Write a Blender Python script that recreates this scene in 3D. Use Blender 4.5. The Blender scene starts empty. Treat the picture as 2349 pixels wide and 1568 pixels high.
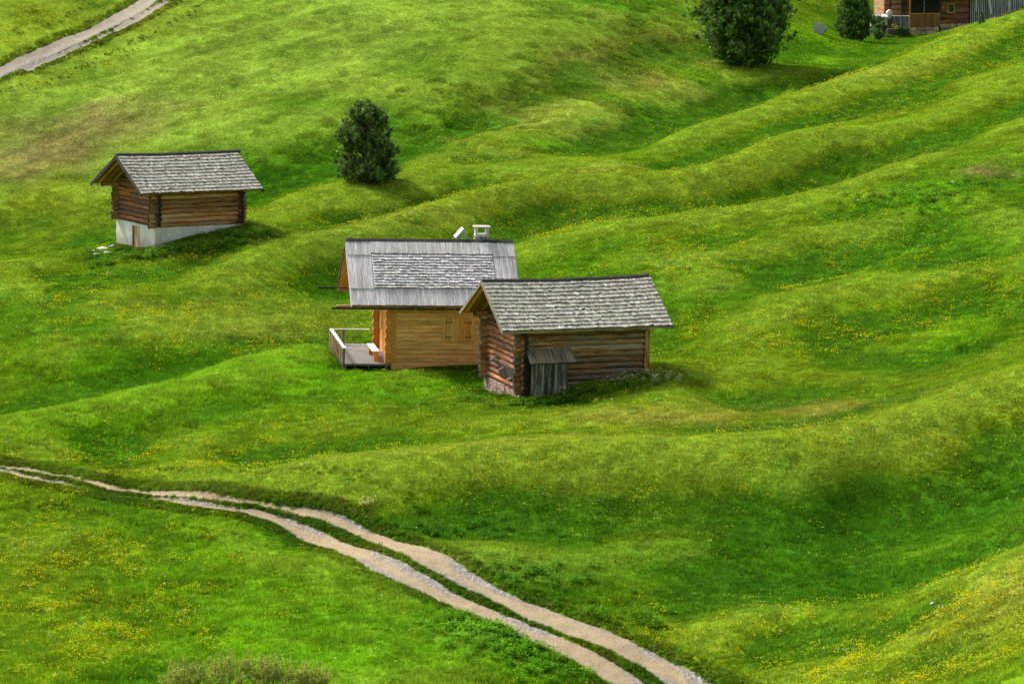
import bpy, math, random
import numpy as np
from mathutils import Vector, Matrix, Euler
random.seed(7); rng = np.random.default_rng(7)
C = bpy.context.scene.collection
rad = math.radians

# ------------------------------------------------------------------ camera
CAMZ = 40.0
PITCH = rad(9.0)
W0, H0 = 2348.0, 1568.0
F = (W0/2)/math.tan(rad(7.0))
cp, sp_ = math.cos(PITCH), math.sin(PITCH)
def ray(px, py):
    """direction (x, 1, z) per metre of northing for a point of the 2348 x 1568 photograph"""
    px = np.asarray(px, float); py = np.asarray(py, float)
    u = (px-W0/2)/F; v = -(py-H0/2)/F
    dy = cp + v*sp_; dz = -sp_ + v*cp
    return u/dy, dz/dy
def at(px, py, Y):
    a, b = ray(px, py)
    return a*Y, np.asarray(Y, float)+0*a, CAMZ + b*Y

# ------------------------------------------------------------------ noise
def _hash(i, j, s):
    n = (i.astype(np.int64)*374761393 + j.astype(np.int64)*668265263 + s*974634777) & 0xffffffff
    n = ((n ^ (n >> 13))*1274126177) & 0xffffffff
    n = n ^ (n >> 16)
    return (n & 0xffffff)/float(0xffffff)
def vnoise(x, y, s=0):
    xi = np.floor(x); yi = np.floor(y); fx = x-xi; fy = y-yi
    fx = fx*fx*fx*(fx*(fx*6-15)+10); fy = fy*fy*fy*(fy*(fy*6-15)+10)
    a = _hash(xi, yi, s); b = _hash(xi+1, yi, s); c = _hash(xi, yi+1, s); d = _hash(xi+1, yi+1, s)
    return (a*(1-fx)+b*fx)*(1-fy) + (c*(1-fx)+d*fx)*fy
def fbm(x, y, s=0, o=4):
    t = 0; a = 0.5; n = 0
    for k in range(o):
        t = t + a*vnoise(x, y, s+k*17); n += a; a *= .5
        x, y = x*2.03+11.3, y*2.03+5.7
    return t/n
def sstep(a, b, x):
    t = np.clip((x-a)/(b-a), 0, 1); return t*t*(3-2*t)

# ------------------------------------------------------------------ terrain
CP = [ # photograph x, y, distance
 # lower meadow, under the track
 (-60,1568,150),(0,1568,151),(300,1568,152),(600,1568,151),(900,1568,150),(1200,1568,151.5),(1400,1568,152.5),
 (0,1400,161),(300,1400,161),(600,1400,159.5),(900,1460,155.5),(1150,1480,155.5),
 (0,1250,170),(300,1270,168.5),(600,1290,166),(200,1160,176),(500,1190,172),(-80,1300,168),
 # track
 (-80,1055,183),(0,1075,181),(160,1104,179),(330,1133,176.5),(500,1150,174.5),(650,1170,172),(800,1195,169.5),(900,1250,166.5),
 (1000,1310,163.5),(1100,1360,161),(1250,1430,158),(1400,1495,155.5),(1530,1545,153.5),(1600,1600,151.5),
 # bowl right of the track
 (1100,1250,165.5),(1300,1330,162.5),(1500,1400,160),(1300,1180,168),(1500,1200,167.5),(1700,1330,163),(1700,1150,170),
 (1900,1300,164),(2100,1280,163.5),(2000,1130,171),(2200,1150,169),(2348,1190,165.5),(2400,1150,166.5),
 # bottom right knoll, its crest and the dip behind
 (1560,1440,157.5),(1750,1400,158.5),(1900,1385,158.5),(2050,1365,157.5),(2200,1315,156),(2348,1262,154),(2450,1225,153),
 (2348,1568,136),(2100,1568,141.5),(1850,1568,146.5),(2348,1420,145),(2100,1480,146.5),(1850,1480,151.5),(2500,1568,132),
 (2200,1290,162.5),(2348,1238,161.5),(2050,1340,163),
 # crest above the track (B)
 (480,1112,175.5),(620,1080,176),(760,1055,176.5),(900,1038,176),(1150,1025,175.5),(1400,1021,175),(1600,1012,175),(1800,1003,175),(2050,960,176),(2348,860,180),(2450,830,181),
 (760,1100,173),(950,1110,171.5),(1200,1100,171.5),(1500,1100,171.5),
 (1850,1060,172),(2100,1040,172.5),(2348,1000,173),
 # hollow behind B
 (620,1050,181.5),(760,1015,183),(900,990,184.5),(1080,960,185),(1300,950,183.5),(1600,940,184),(1800,930,184.5),(2050,890,186),(2348,790,190),
 (200,1060,182),(400,1060,180.5),(100,1010,185),(400,990,184.5),(700,920,190),(900,870,196),
 # mound C (bright grass), crest and dip behind
 (-60,985,187),(0,970,188),(150,935,190),(300,900,192.5),(450,862,195),(600,818,199),(720,789,203),
 (0,948,197),(150,912,199),(300,872,202),(450,835,205),(600,795,208),(690,780,209),
 # buildings
 (1193,912,190),(1490,857,192),(1107,896,195),(1330,888,191),(1560,850,193),(1280,925,188.5),(1100,930,190),(1060,850,200),
 (897,836,200),(1000,838,200.2),(790,851,199.6),(1090,838,200.5),(768,815,205.5),(860,850,200),(1200,800,203),
 (355,566,228),(312,574,229.6),(269,560,231.9),(430,545,229.6),(500,526,231),(560,513,232),(600,516,231.5),(400,590,225.5),(250,600,226),(200,620,225),
 # face between mound C and crest F
 (0,800,207),(150,800,206.5),(350,760,209),(550,740,211),(700,720,213),(0,700,216),(150,680,217),(350,660,219),(-60,900,200),(-60,750,212),
 (430,690,216.5),(560,602,223),(680,560,227),(800,527,229.5),(960,470,233),(1100,425,237),(1250,402,239),(1400,396,239.5),(1550,393,240),(1674,364,242.5),(1824,298,248.5),(1974,288,250),(2124,267,253),(2230,222,258),(2348,155,265),(2420,140,267),
 (700,680,217),(1000,620,221),(1250,560,225),(1250,480,231),(1500,520,226),(1500,650,213),(1650,760,201),(1700,450,231),
 (1800,800,196),(2000,770,197.5),(2200,730,199),(2348,700,200),(1800,690,205),(2050,640,207),(2348,600,207.5),(1800,570,218),(2000,520,220),(2348,520,214),
 (1950,420,232),(2150,460,224),(2348,400,227),(2150,330,242),(2348,270,243),(2200,560,214),(1650,590,217),(1900,860,190.5),(2250,800,193),
 # left end of crest G, far-left flat
 (0,612,224.5),(100,600,226),(-80,620,224),(620,487,239),(700,455,241),(780,425,243.5),(920,398,247),(1000,380,250),(700,500,236),(850,490,236.5),(950,452,242),
 # between F and K: shallow trough then crest K
 (1100,405,243.5),(1250,385,246),(1450,372,248),(1650,350,250),(1760,286,258),(1900,262,259),(2080,225,264),(2250,140,273),
 (1080,368,250),(1250,350,252),(1400,320,256),(1600,268,262),(1750,240,266),(1850,214,269),(1950,178,273),(2050,140,277),(2200,76,284),(2348,28,289),(2420,5,292),
 (1600,315,255),(1850,262,261),(2100,175,270),(2348,90,279),
 # behind K : trough then bench J with the big tree
 (1400,300,263),(1600,245,271),(1850,195,279),(1950,160,286),(2050,125,295),(2200,62,318),(2348,14,330),
 (1250,300,262),(1400,245,272),(1500,205,279),(1600,168,285),(1700,150,288),(1850,160,287),(1750,195,280),
 (1850,110,302),(1960,104,309),(2100,98,316),(2200,80,322),(2000,88,323),(2070,80,328),(2150,81,328),(2230,70,329),(2100,66,338),(1980,62,334),(1879,79,309),(2280,45,336),(1870,0,336),(2200,0,345),
 (1550,110,291),(1500,50,298),(1600,0,308),(1700,60,302),
 # gully G - H and the far slope
 (1100,320,259),(1250,235,270),(1400,150,282),(1550,40,297),
 (1000,345,259),(850,390,254),(700,440,250),(600,462,249.5),(300,560,244),(100,585,241),(-80,600,240),
 (1250,205,273),(1000,300,264),(800,390,257),(500,430,256),(200,500,250),
 (1100,200,272),(1300,80,285),(1500,0,298),(700,300,264),(400,350,261),(100,400,258),(-80,430,256),
 (1174,0,294),(900,100,281),(700,0,291),(500,150,277),(200,200,273),(0,170,275.5),(-80,0,288),(150,0,289.5),(340,0,291),(0,60,283),(180,60,284.5),(100,122,279),
]
cx, cy, cz = at(*[np.array(c) for c in zip(*CP)])
ext = [(x, y, z+CAMZ) for x, y, z in [
 (-60,150,-38),(60,150,-28),(-70,200,-35),(75,200,-28),(-80,260,-34),(90,270,-24),(-90,330,-19),(100,340,-20),
 (0,360,-16),(-60,380,-12),(60,400,-17),(0,460,0),(-120,500,8),(120,500,2),(0,700,60),(-180,700,65),(180,700,55),(220,350,-14),(-220,300,-18),(220,150,-22),(-220,150,-30),
 (0,125,-40),(-50,120,-41),(45,118,-34),(0,90,-39),(-60,85,-38),(60,85,-36),(0,55,-27),(-60,50,-25),(60,50,-25),(0,25,-11),(0,0,-2.2),(-60,0,-1),(60,0,-1),(0,-80,14),(-160,-80,16),(160,-80,16),(200,30,-8),(-200,30,-8)]]
ex = np.array(ext)
kx = np.concatenate([cx, ex[:,0]]); ky = np.concatenate([cy, ex[:,1]]); kz = np.concatenate([cz, ex[:,2]])
N = len(kx)
def ker(r2): return 0.5*r2*np.log(r2+1e-9)
A = np.zeros((N+3, N+3)); d2 = (kx[:,None]-kx)**2+(ky[:,None]-ky)**2
A[:N,:N] = ker(d2) + np.eye(N)*2.0           # slight smoothing
A[:N,N] = 1; A[:N,N+1] = kx; A[:N,N+2] = ky; A[N:,:N] = A[:N,N:].T
wts = np.linalg.solve(A, np.concatenate([kz, [0,0,0]]))
def tps(x, y):
    x = np.asarray(x, float); y = np.asarray(y, float); sh = x.shape; x = x.ravel(); y = y.ravel(); out = np.empty(len(x))
    for i in range(0, len(x), 20000):
        a = x[i:i+20000,None]; b = y[i:i+20000,None]
        out[i:i+20000] = ker((a-kx)**2+(b-ky)**2)@wts[:N] + wts[N] + wts[N+1]*a[:,0] + wts[N+2]*b[:,0]
    return out.reshape(sh)
def axis(segs):
    r = []
    for a, b, s in segs: r += list(np.arange(a, b, s))
    return np.array(r+[segs[-1][1]])
GX = axis([(-260,-80,6),(-80,-46,1.2),(-46,46,.3),(46,80,1.2),(80,260,6)])
GY = axis([(-90,120,5),(120,134,1),(134,205,.27),(205,345,.4),(345,400,2),(400,760,8)])
XX, YY = np.meshgrid(GX, GY)
ZZ = tps(XX, YY)
fade = sstep(60,130,YY)
# crests: a rounded lip with a hollow on the near side
CR = [([(480,1112),(620,1080),(760,1055),(900,1038),(1150,1025),(1400,1021),(1600,1012),(1800,1003),(2050,960),(2348,860)],176,1.),
 ([(0,970),(150,935),(300,900),(450,862),(600,818),(720,789)],0,.7),
 ([(430,690),(560,602),(680,560),(800,527),(960,470),(1100,425),(1250,402),(1400,396),(1550,393),(1674,364),(1824,298),(1974,288)],0,1.7),([(1824,298),(1974,288),(2124,267),(2230,222),(2348,155)],0,.75),
 ([(1250,350),(1400,320),(1600,268),(1750,240),(1850,214),(1950,178),(2050,140),(2200,76),(2348,28)],0,.85),
 ([(1000,350),(1080,335),(1250,300),(1400,245),(1500,205),(1600,168),(1700,150),(1850,160)],0,1.1),
 ([(1560,1440),(1750,1400),(1900,1385),(2050,1365),(2200,1315),(2348,1262)],0,.8),
 ([(0,612),(100,600),(200,600)],0,.6),([(620,487),(700,455),(780,425),(920,398),(1000,380)],0,.7),
 ([(1550,800),(1700,740),(1850,705),(2050,690),(2348,640)],0,.6),([(1580,605),(1724,562),(1874,520),(2024,495),(2174,500),(2300,520)],0,.65),([(1500,880),(1650,850),(1900,800),(2100,720)],0,.35)]
KEEP = [(420,545,231,6.5),(1330,890,193,6),(980,840,201.5,6.5),(850,425,243,4),(2100,75,328,9),(1714,150,287,4)]
CPd = {(a,b):c for a,b,c in CP}
def cpY(px, py):
    k = min(CPd, key=lambda q: abs(q[0]-px)/2.2+abs(q[1]-py)); return CPd[k]
for line, yy0, amp in CR:
    q = np.array([[float(v) for v in at(a, b, CPd.get((a,b), cpY(a,b)))[:2]] for a,b in line])
    t = np.arange(0, len(q)-1, .04); i_ = t.astype(int); f_ = (t-i_)[:,None]; q = q[i_]*(1-f_)+q[i_+1]*f_
    mk_ = (YY > q[:,1].min()-16) & (YY < q[:,1].max()+16) & (XX > q[:,0].min()-12) & (XX < q[:,0].max()+12)
    xs_, ys_ = XX[mk_], YY[mk_]; best = np.full(len(xs_), 1e9); sg = np.zeros(len(xs_))
    for i in range(0, len(xs_), 20000):
        dx = xs_[i:i+20000,None]-q[:,0]; dy = ys_[i:i+20000,None]-q[:,1]; d = dx*dx+dy*dy; k = d.argmin(1); best[i:i+20000] = np.sqrt(d.min(1))
        tg_ = np.gradient(q, axis=0); nrm = np.stack([-tg_[:,1], tg_[:,0]],1); nrm /= np.linalg.norm(nrm,axis=1)[:,None]; r_ = np.arange(len(k))
        sg[i:i+20000] = dx[r_,k]*nrm[k,0]+dy[r_,k]*nrm[k,1]
    lat = np.sqrt(np.clip(best**2-sg**2, 0, None)); en_ = np.exp(-(lat/5.)**2)
    prof = .14*np.exp(-(sg/1.6)**2) - 1.05*np.exp(-((sg+5.2)/3.7)**2) - .38*np.exp(-((sg-4.5)/3)**2); prof = prof*(.55+.9*vnoise(xs_/9, ys_/14, 313))
    for kx_, ky_, kY_, kr_ in KEEP: bx__, by__, _ = at(kx_, ky_, kY_); en_ = en_*(1-np.exp(-(((xs_-bx__)**2+(ys_-by__)**2)/kr_**2)**2))
    kk_ = np.zeros(len(xs_))
    for i in range(0, len(xs_), 20000): kk_[i:i+20000] = ((xs_[i:i+20000,None]-q[:,0])**2+(ys_[i:i+20000,None]-q[:,1])**2).argmin(1)/len(q)
    ZZ[mk_] += amp*prof*en_*sstep(0,.16,kk_)*(1-.6*sstep(.9,1.,kk_))
ZZ += fade*((fbm(XX/7, YY/9, 3, 3)-.5)*.38 + (fbm(XX/2.2+YY/9, YY/3.2, 9, 3)-.5)*.16)
# faint cow terraces that follow the slope
ZZ += fade*0.028*np.sin((ZZ*2.6 + fbm(XX/9, YY/9, 21, 2)*9.0))
def hgt(x, y):
    x = np.asarray(x, float); y = np.asarray(y, float)
    i = np.clip(np.searchsorted(GX, x)-1, 0, len(GX)-2); j = np.clip(np.searchsorted(GY, y)-1, 0, len(GY)-2)
    fx = (x-GX[i])/(GX[i+1]-GX[i]); fy = (y-GY[j])/(GY[j+1]-GY[j])
    return (ZZ[j,i]*(1-fx)+ZZ[j,i+1]*fx)*(1-fy)+(ZZ[j+1,i]*(1-fx)+ZZ[j+1,i+1]*fx)*fy
def cast(px, py, y0=132.0, y1=420.0):
    a, b = ray(px, py)
    t = np.arange(y0, y1, .12); z = CAMZ+b*t; d = z-hgt(a*t, t)
    k = np.argmax(d < 0)
    if d[k] >= 0: k = len(t)-1
    return float(a*t[k]), float(t[k]), float(hgt(a*t[k], t[k]))
# ------------------------------------------------------------------ tracks (wheel ruts)
def smooth_line(pts, step=.35):
    p = np.array([cast(*q)[:2] for q in pts])
    for _ in range(2):
        q = p.copy(); q[1:-1] = (p[:-2]+2*p[1:-1]+p[2:])/4; p = q
    s = np.concatenate([[0], np.cumsum(np.hypot(*(p[1:]-p[:-1]).T))])
    t = np.arange(0, s[-1], step)
    # catmull rom through the points
    out = []
    for u in t:
        k = min(np.searchsorted(s, u, 'right')-1, len(p)-2); f = (u-s[k])/(s[k+1]-s[k])
        p0 = p[max(k-1,0)]; p1 = p[k]; p2 = p[k+1]; p3 = p[min(k+2,len(p)-1)]
        out.append(.5*((2*p1)+(-p0+p2)*f+(2*p0-5*p1+4*p2-p3)*f*f+(-p0+3*p1-3*p2+p3)*f**3))
    return np.array(out)
R_up = [(-420,1030),(-300,1040),(-180,1050),(-60,1062),(0,1066),(80,1073),(150,1089),(225,1109),(310,1125),(370,1129),(425,1132),(500,1140),(600,1154),(700,1167),(775,1185),(850,1215),(925,1251),(1000,1294),(1075,1334),(1174,1383),(1299,1430),(1399,1470),(1503,1509),(1608,1559),(1672,1593),(1740,1640)]
R_lo = [(-420,1038),(-300,1048),(-180,1058),(-60,1068),(0,1077),(50,1085),(125,1104),(195,1121),(280,1134),(360,1145),(450,1158),(550,1171),(625,1181),(675,1198),(750,1231),(825,1267),(900,1307),(975,1345),(1050,1379),(1125,1409),(1174,1429),(1274,1474),(1349,1509),(1424,1549),(1470,1580),(1540,1625)]
R_top = [(-420,330),(-280,280),(-150,228),(-40,181),(0,166),(50,146),(100,121),(175,90),(250,56),(300,27),(340,2),(370,-18),(450,-70)]
R_tp2 = [(60,160),(110,138),(150,122),(225,90),(300,52),(350,22),(390,0),(415,-16),(490,-66)]
ruts = [(smooth_line(R_up), .50, 'a'), (smooth_line(R_lo), .43, 'b'), (smooth_line(R_top), .62, 'c'), (smooth_line(R_tp2), .34, 'd')]
n0_ = {q[2]: int(np.argmin(np.hypot(*(q[0]-np.array(cast(-60, 1065)[:2])).T))) for q in ruts[:2]}
def rut_half(k, s):
    p, w, nm = ruts[k]
    n = len(p); u = np.asarray(s)/n
    if nm in 'ab': u = np.clip((np.asarray(s)-n0_[nm])/(n-n0_[nm]), 0, 1)
    ww = w*(0.72+.5*vnoise(np.asarray(s)*.07, 0*np.asarray(s)+k*7, 40+k) + .22*vnoise(np.asarray(s)*.5, 0*np.asarray(s), 50+k))
    if nm == 'a': ww = ww*(0.46+0.80*sstep(.3, .55, u)+.2*sstep(.8,1.,u))
    if nm == 'b': ww = ww*(.60+.85*sstep(.3,.55,u))*(1-.75*np.exp(-((u-.185)/.055)**2))
    if nm == 'd': ww = ww*(.35+.9*vnoise(np.asarray(s)*.12, 0*np.asarray(s), 77))
    return ww
def rut_dist(x, y):
    """signed distance outside the edge of the nearest wheel rut"""
    x = np.asarray(x, float); y = np.asarray(y, float); out = np.full(x.shape, 9.0)
    for k, (p, w, nm) in enumerate(ruts):
        m = (x > p[:,0].min()-3) & (x < p[:,0].max()+3) & (y > p[:,1].min()-3) & (y < p[:,1].max()+3)
        if not m.any(): continue
        xs = x[m]; ys = y[m]; best = np.full(len(xs), 9.0); hw = rut_half(k, np.arange(len(p)))
        for i in range(0, len(xs), 20000):
            d = np.hypot(xs[i:i+20000,None]-p[:,0], ys[i:i+20000,None]-p[:,1]) - hw
            best[i:i+20000] = d.min(1)
        out[m] = np.minimum(out[m], best)
    return out
RD = rut_dist(XX, YY)
# shallow cut under the deck and along the walls, where the ground lies below the boards
def to_local(x, y, px, py, Y, th):
    ax, ay, az = at(px, py, Y); dx = x-ax; dy = y-ay
    return dx*math.cos(th)+dy*math.sin(th), -dx*math.sin(th)+dy*math.cos(th), float(az)
lx, ly, az_ = to_local(XX, YY, 897, 840, 200, rad(8.6))
inn = sstep(-3.0,-2.3,lx)*(1-sstep(.2,4.,lx))*sstep(-2.0,-.6,ly)*(1-sstep(6.3,7.2,ly))
ZZ = np.where(inn > 0, ZZ*(1-inn)+np.minimum(ZZ, az_-.26)*inn, ZZ)
ZB = ZZ.copy()
ZZ = ZZ - .20*(1-sstep(-.12, .05, RD))
# ------------------------------------------------------------------ mesh builder
def vec(*a): return np.array(a, float)
class MB:
    def __init__(s): s.v=[]; s.f=[]; s.gc=[]; s.rn=[]; s.en=[]; s.n=0; s.sm=[]
    def add(s, v, f, gc=None, rn=None, en=0., smooth=False):
        v = np.asarray(v, float); s.v.append(v); s.f += [tuple(i+s.n for i in q) for q in f]; s.sm += [smooth]*len(f)
        s.gc.append(v.copy() if gc is None else np.asarray(gc, float))
        r = random.random() if rn is None else rn
        s.rn.append(np.full(len(v), r) if np.isscalar(r) else r); s.en.append(np.full(len(v), en)); s.n += len(v)
    def box(s, o, a, b, c, rn=None, jit=0.0, en=0.):
        """box from corner o with edge vectors a (grain), b, c"""
        o, a, b, c = map(lambda q: np.asarray(q, float), (o, a, b, c))
        if np.dot(np.cross(a, b), c) < 0: o = o+c; c = -c
        k = np.array([[0,0,0],[1,0,0],[1,1,0],[0,1,0],[0,0,1],[1,0,1],[1,1,1],[0,1,1]], float)
        v = o + k[:,:1]*a + k[:,1:2]*b + k[:,2:]*c
        if jit: v = v + rng.normal(0, jit, v.shape)
        off = rng.random(3)*50
        L = [np.linalg.norm(q) for q in (a, b, c)]
        gc = k*np.array(L)+off
        s.add(v, [(0,3,2,1),(4,5,6,7),(0,1,5,4),(1,2,6,5),(2,3,7,6),(3,0,4,7)], gc, rn, en)
    def bx(s, x0,x1,y0,y1,z0,z1, g=0, rn=None, jit=0.):
        o = vec(x0,y0,z0); e = [vec(x1-x0,0,0), vec(0,y1-y0,0), vec(0,0,z1-z0)]
        e = e[g:]+e[:g]; s.box(o, *e, rn=rn, jit=jit)
    def log(s, p0, p1, r, seg=10, wob=.012, rn=None, taper=0., caps=True, en=0.):
        p0 = np.asarray(p0, float); p1 = np.asarray(p1, float); d = p1-p0; L = np.linalg.norm(d); d /= L
        up = vec(0,0,1) if abs(d[2]) < .9 else vec(1,0,0)
        a = np.cross(d, up); a /= np.linalg.norm(a); b = np.cross(a, d)
        n = max(2, int(L/.7)+1); ts = np.linspace(0, 1, n+1); ph = np.arange(seg)*2*math.pi/seg
        V = []; G = []; off = rng.random(3)*40
        for t in ts:
            rr = r*(1-taper*t)*(1+rng.normal(0, wob*3)); w = rng.normal(0, wob, 2)*(.6)
            ctr = p0+d*L*t+a*w[0]+b*w[1]
            ring = ctr+rr*(np.cos(ph)[:,None]*a+np.sin(ph)[:,None]*b); V.append(ring)
            G.append(np.stack([np.full(seg, L*t), rr*np.cos(ph), rr*np.sin(ph)],1)+off)
        V0 = np.concatenate(V); G0 = np.concatenate(G); f = []
        for k in range(n):
            for i in range(seg):
                j = (i+1)%seg; f.append((k*seg+i, k*seg+j, (k+1)*seg+j, (k+1)*seg+i))
        r0 = random.random() if rn is None else rn
        s.add(V0, [q[::-1] for q in f], G0, r0, en, True)
        if caps:
            s.add(V[0], [tuple(range(seg))], G[0], r0, 1.); s.add(V[-1], [tuple(range(seg))[::-1]], G[-1], r0, 1.)
    def build(s, name, mat, parent=None, **kw):
        me = bpy.data.meshes.new(name)
        me.from_pydata(np.concatenate(s.v).tolist(), [], s.f)
        for nm, ty, arr in (('gc','FLOAT_VECTOR',np.concatenate(s.gc)),('rn','FLOAT',np.concatenate(s.rn)),('en','FLOAT',np.concatenate(s.en))):
            at_ = me.attributes.new(nm, ty, 'POINT')
            at_.data.foreach_set('vector' if ty == 'FLOAT_VECTOR' else 'value', np.ascontiguousarray(arr, dtype=np.float32).ravel())
        me.polygons.foreach_set('use_smooth', s.sm)
        me.materials.append(mat); me.update()
        o = bpy.data.objects.new(name, me); C.objects.link(o); o.parent = parent
        for k, v in kw.items(): o[k] = v
        return o
def thing(name, label, cat, loc, rz=0., tilt=0., group=None):
    o = bpy.data.objects.new(name, None); C.objects.link(o); o.location = loc; o.rotation_euler = (0, tilt, rz)
    o.empty_display_size = .5
    o['label'] = label; o['category'] = cat
    if group: o['group'] = group
    return o
def tag(o, label, cat, group=None):
    o['label'] = label; o['category'] = cat
    if group: o['group'] = group
    return o
# ------------------------------------------------------------------ materials
def newmat(name):
    m = bpy.data.materials.new(name); m.use_nodes = True; nt = m.node_tree; nt.nodes.clear()
    out = nt.nodes.new('ShaderNodeOutputMaterial'); return m, nt, out
def nd(nt, t, **kw):
    n = nt.nodes.new(t)
    for k, v in kw.items():
        if isinstance(k, str) and k.startswith('i_'): n.inputs[int(k[2:])].default_value = v
        else: setattr(n, k, v)
    return n
def attr(nt, nm, ty='GEOMETRY'): return nd(nt, 'ShaderNodeAttribute', attribute_name=nm, attribute_type=ty)
def ramp(nt, fac, stops):
    r = nt.nodes.new('ShaderNodeValToRGB'); e = r.color_ramp.elements
    while len(e) < len(stops): e.new(.5)
    for q, (p, c) in zip(e, stops): q.position = p; q.color = (*c, 1) if len(c) == 3 else c
    nt.links.new(fac, r.inputs[0]); return r
def mix(nt, fac, a, b, mode='MIX'):
    m = nt.nodes.new('ShaderNodeMix'); m.data_type = 'RGBA'; m.blend_type = mode
    for s, v in ((m.inputs[0], fac), (m.inputs[6], a), (m.inputs[7], b)):
        if isinstance(v, (int, float)): s.default_value = v
        elif isinstance(v, tuple): s.default_value = (*v, 1)
        else: nt.links.new(v, s)
    return m.outputs[2]
def noise(nt, vec_, scale, detail=4, rough=.6, sc3=None, loc=(0,0,0)):
    if sc3 is not None:
        mp = nt.nodes.new('ShaderNodeMapping'); mp.inputs['Scale'].default_value = sc3; mp.inputs['Location'].default_value = loc
        nt.links.new(vec_, mp.inputs[0]); vec_ = mp.outputs[0]
    n = nt.nodes.new('ShaderNodeTexNoise'); n.inputs['Scale'].default_value = scale; n.inputs['Detail'].default_value = detail
    n.inputs['Roughness'].default_value = rough; nt.links.new(vec_, n.inputs['Vector']); return n.outputs[0]
def wood(name, cols, weather=None, wamt=.5, rough=.75, endcol=(.02,.015,.012), streak=28, bump=.25, bri=.5, spec=.3, knots=False):
    """cols: dark, mid, light along the grain noise; weather: second colour laid on in long patches"""
    m, nt, out = newmat(name); L = nt.links.new
    gc = attr(nt, 'gc').outputs['Vector']; rn = attr(nt, 'rn').outputs['Fac']; en = attr(nt, 'en').outputs['Fac']
    n1 = noise(nt, gc, 1, 6, .65, (1.3, streak, streak)); n2 = noise(nt, gc, 1, 4, .6, (.55, 5, 5), (3,8,1))
    r = ramp(nt, n1, [(.36, cols[0]), (.5, cols[1]), (.66, cols[2])]); col = r.outputs[0]
    if weather:
        wn = ramp(nt, n2, [(.5-.35*wamt, (0,0,0)), (.72-.3*wamt, (1,1,1))]).outputs[0]
        n3 = noise(nt, gc, 1, 6, .7, (2, streak*1.3, streak*1.3), (9,2,5))
        wc = ramp(nt, n3, [(.3, tuple(c*.45 for c in weather)), (.7, tuple(min(1,c*1.35) for c in weather))]).outputs[0]
        col = mix(nt, wn, col, wc)
    br = nd(nt, 'ShaderNodeMapRange'); br.inputs[3].default_value = 1-bri; br.inputs[4].default_value = 1+bri*.75; L(rn, br.inputs[0])
    cb = nd(nt, 'ShaderNodeCombineColor'); [L(br.outputs[0], cb.inputs[i]) for i in range(3)]
    col = mix(nt, 1., col, cb.outputs[0], 'MULTIPLY')
    if knots:
        vo = nd(nt, 'ShaderNodeTexVoronoi'); mp = nd(nt, 'ShaderNodeMapping'); mp.inputs['Scale'].default_value = (2.6, 6.5, 6.5)
        L(gc, mp.inputs[0]); L(mp.outputs[0], vo.inputs['Vector']); vo.inputs['Scale'].default_value = 1
        kr = ramp(nt, vo.outputs['Distance'], [(.05, (1,1,1)), (.16, (0,0,0))]).outputs[0]
        col = mix(nt, kr, col, (.14,.045,.015))
    col = mix(nt, en, col, endcol)
    b = nd(nt, 'ShaderNodeBsdfPrincipled'); L(col, b.inputs['Base Color']); b.inputs['Roughness'].default_value = rough
    b.inputs['Specular IOR Level'].default_value = spec
    bp = nd(nt, 'ShaderNodeBump'); bp.inputs['Strength'].default_value = bump; bp.inputs['Distance'].default_value = .02
    L(n1, bp.inputs['Height']); L(bp.outputs[0], b.inputs['Normal']); L(b.outputs[0], out.inputs[0]); return m
def plain(name, col, col2=None, scale=6, rough=.7, metal=0., bump=.15, detail=6):
    m, nt, out = newmat(name); L = nt.links.new
    gc = attr(nt, 'gc').outputs['Vector']; n1 = noise(nt, gc, scale, detail, .65)
    c = ramp(nt, n1, [(.32, col2 or tuple(k*.6 for k in col)), (.62, col)]).outputs[0]
    rn = attr(nt, 'rn').outputs['Fac']; br = nd(nt, 'ShaderNodeMapRange'); br.inputs[3].default_value = .8; br.inputs[4].default_value = 1.2; L(rn, br.inputs[0])
    cb = nd(nt, 'ShaderNodeCombineColor'); [L(br.outputs[0], cb.inputs[i]) for i in range(3)]
    c = mix(nt, 1., c, cb.outputs[0], 'MULTIPLY')
    b = nd(nt, 'ShaderNodeBsdfPrincipled'); L(c, b.inputs['Base Color']); b.inputs['Roughness'].default_value = rough; b.inputs['Metallic'].default_value = metal
    bp = nd(nt, 'ShaderNodeBump'); bp.inputs['Strength'].default_value = bump; bp.inputs['Distance'].default_value = .02
    L(n1, bp.inputs['Height']); L(bp.outputs[0], b.inputs['Normal']); L(b.outputs[0], out.inputs[0]); return m
M = {}
M['log'] = wood('old_log', ((.015,.006,.003),(.38,.13,.03),(.88,.43,.12)), (.45,.32,.20), .3, .8, bri=.45, endcol=(.018,.014,.012))
M['log_red'] = wood('red_log', ((.015,.005,.003),(.34,.105,.034),(.78,.33,.11)), (.13,.09,.075), .25, .8, bri=.45, endcol=(.022,.015,.012))
M['log_grey'] = wood('weathered_log', ((.015,.009,.006),(.34,.14,.045),(.88,.50,.19)), (.27,.24,.21), .28, .8, bri=.4)
M['pine'] = wood('new_pine', ((.62,.24,.06),(.90,.46,.15),(.97,.60,.26)), (.62,.32,.12), .3, .6, streak=16, bri=.14, endcol=(.5,.24,.08), knots=True, bump=.1)
M['pine_or'] = wood('orange_pine', ((.50,.17,.03),(.68,.27,.06),(.76,.36,.10)), None, 0, .6, streak=16, bri=.12, endcol=(.5,.2,.05), knots=True, bump=.1)
M['pine_ye'] = wood('yellow_pine', ((.52,.26,.06),(.66,.36,.10),(.76,.46,.16)), None, 0, .6, streak=16, bri=.08, endcol=(.5,.2,.05), knots=True, bump=.1)
M['shingle'] = wood('grey_shingle', ((.07,.065,.055),(.37,.355,.32),(.80,.78,.75)), (.30,.29,.22), .35, .5, streak=26, bri=.42, bump=.5, spec=.5, endcol=(.05,.05,.04))
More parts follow.
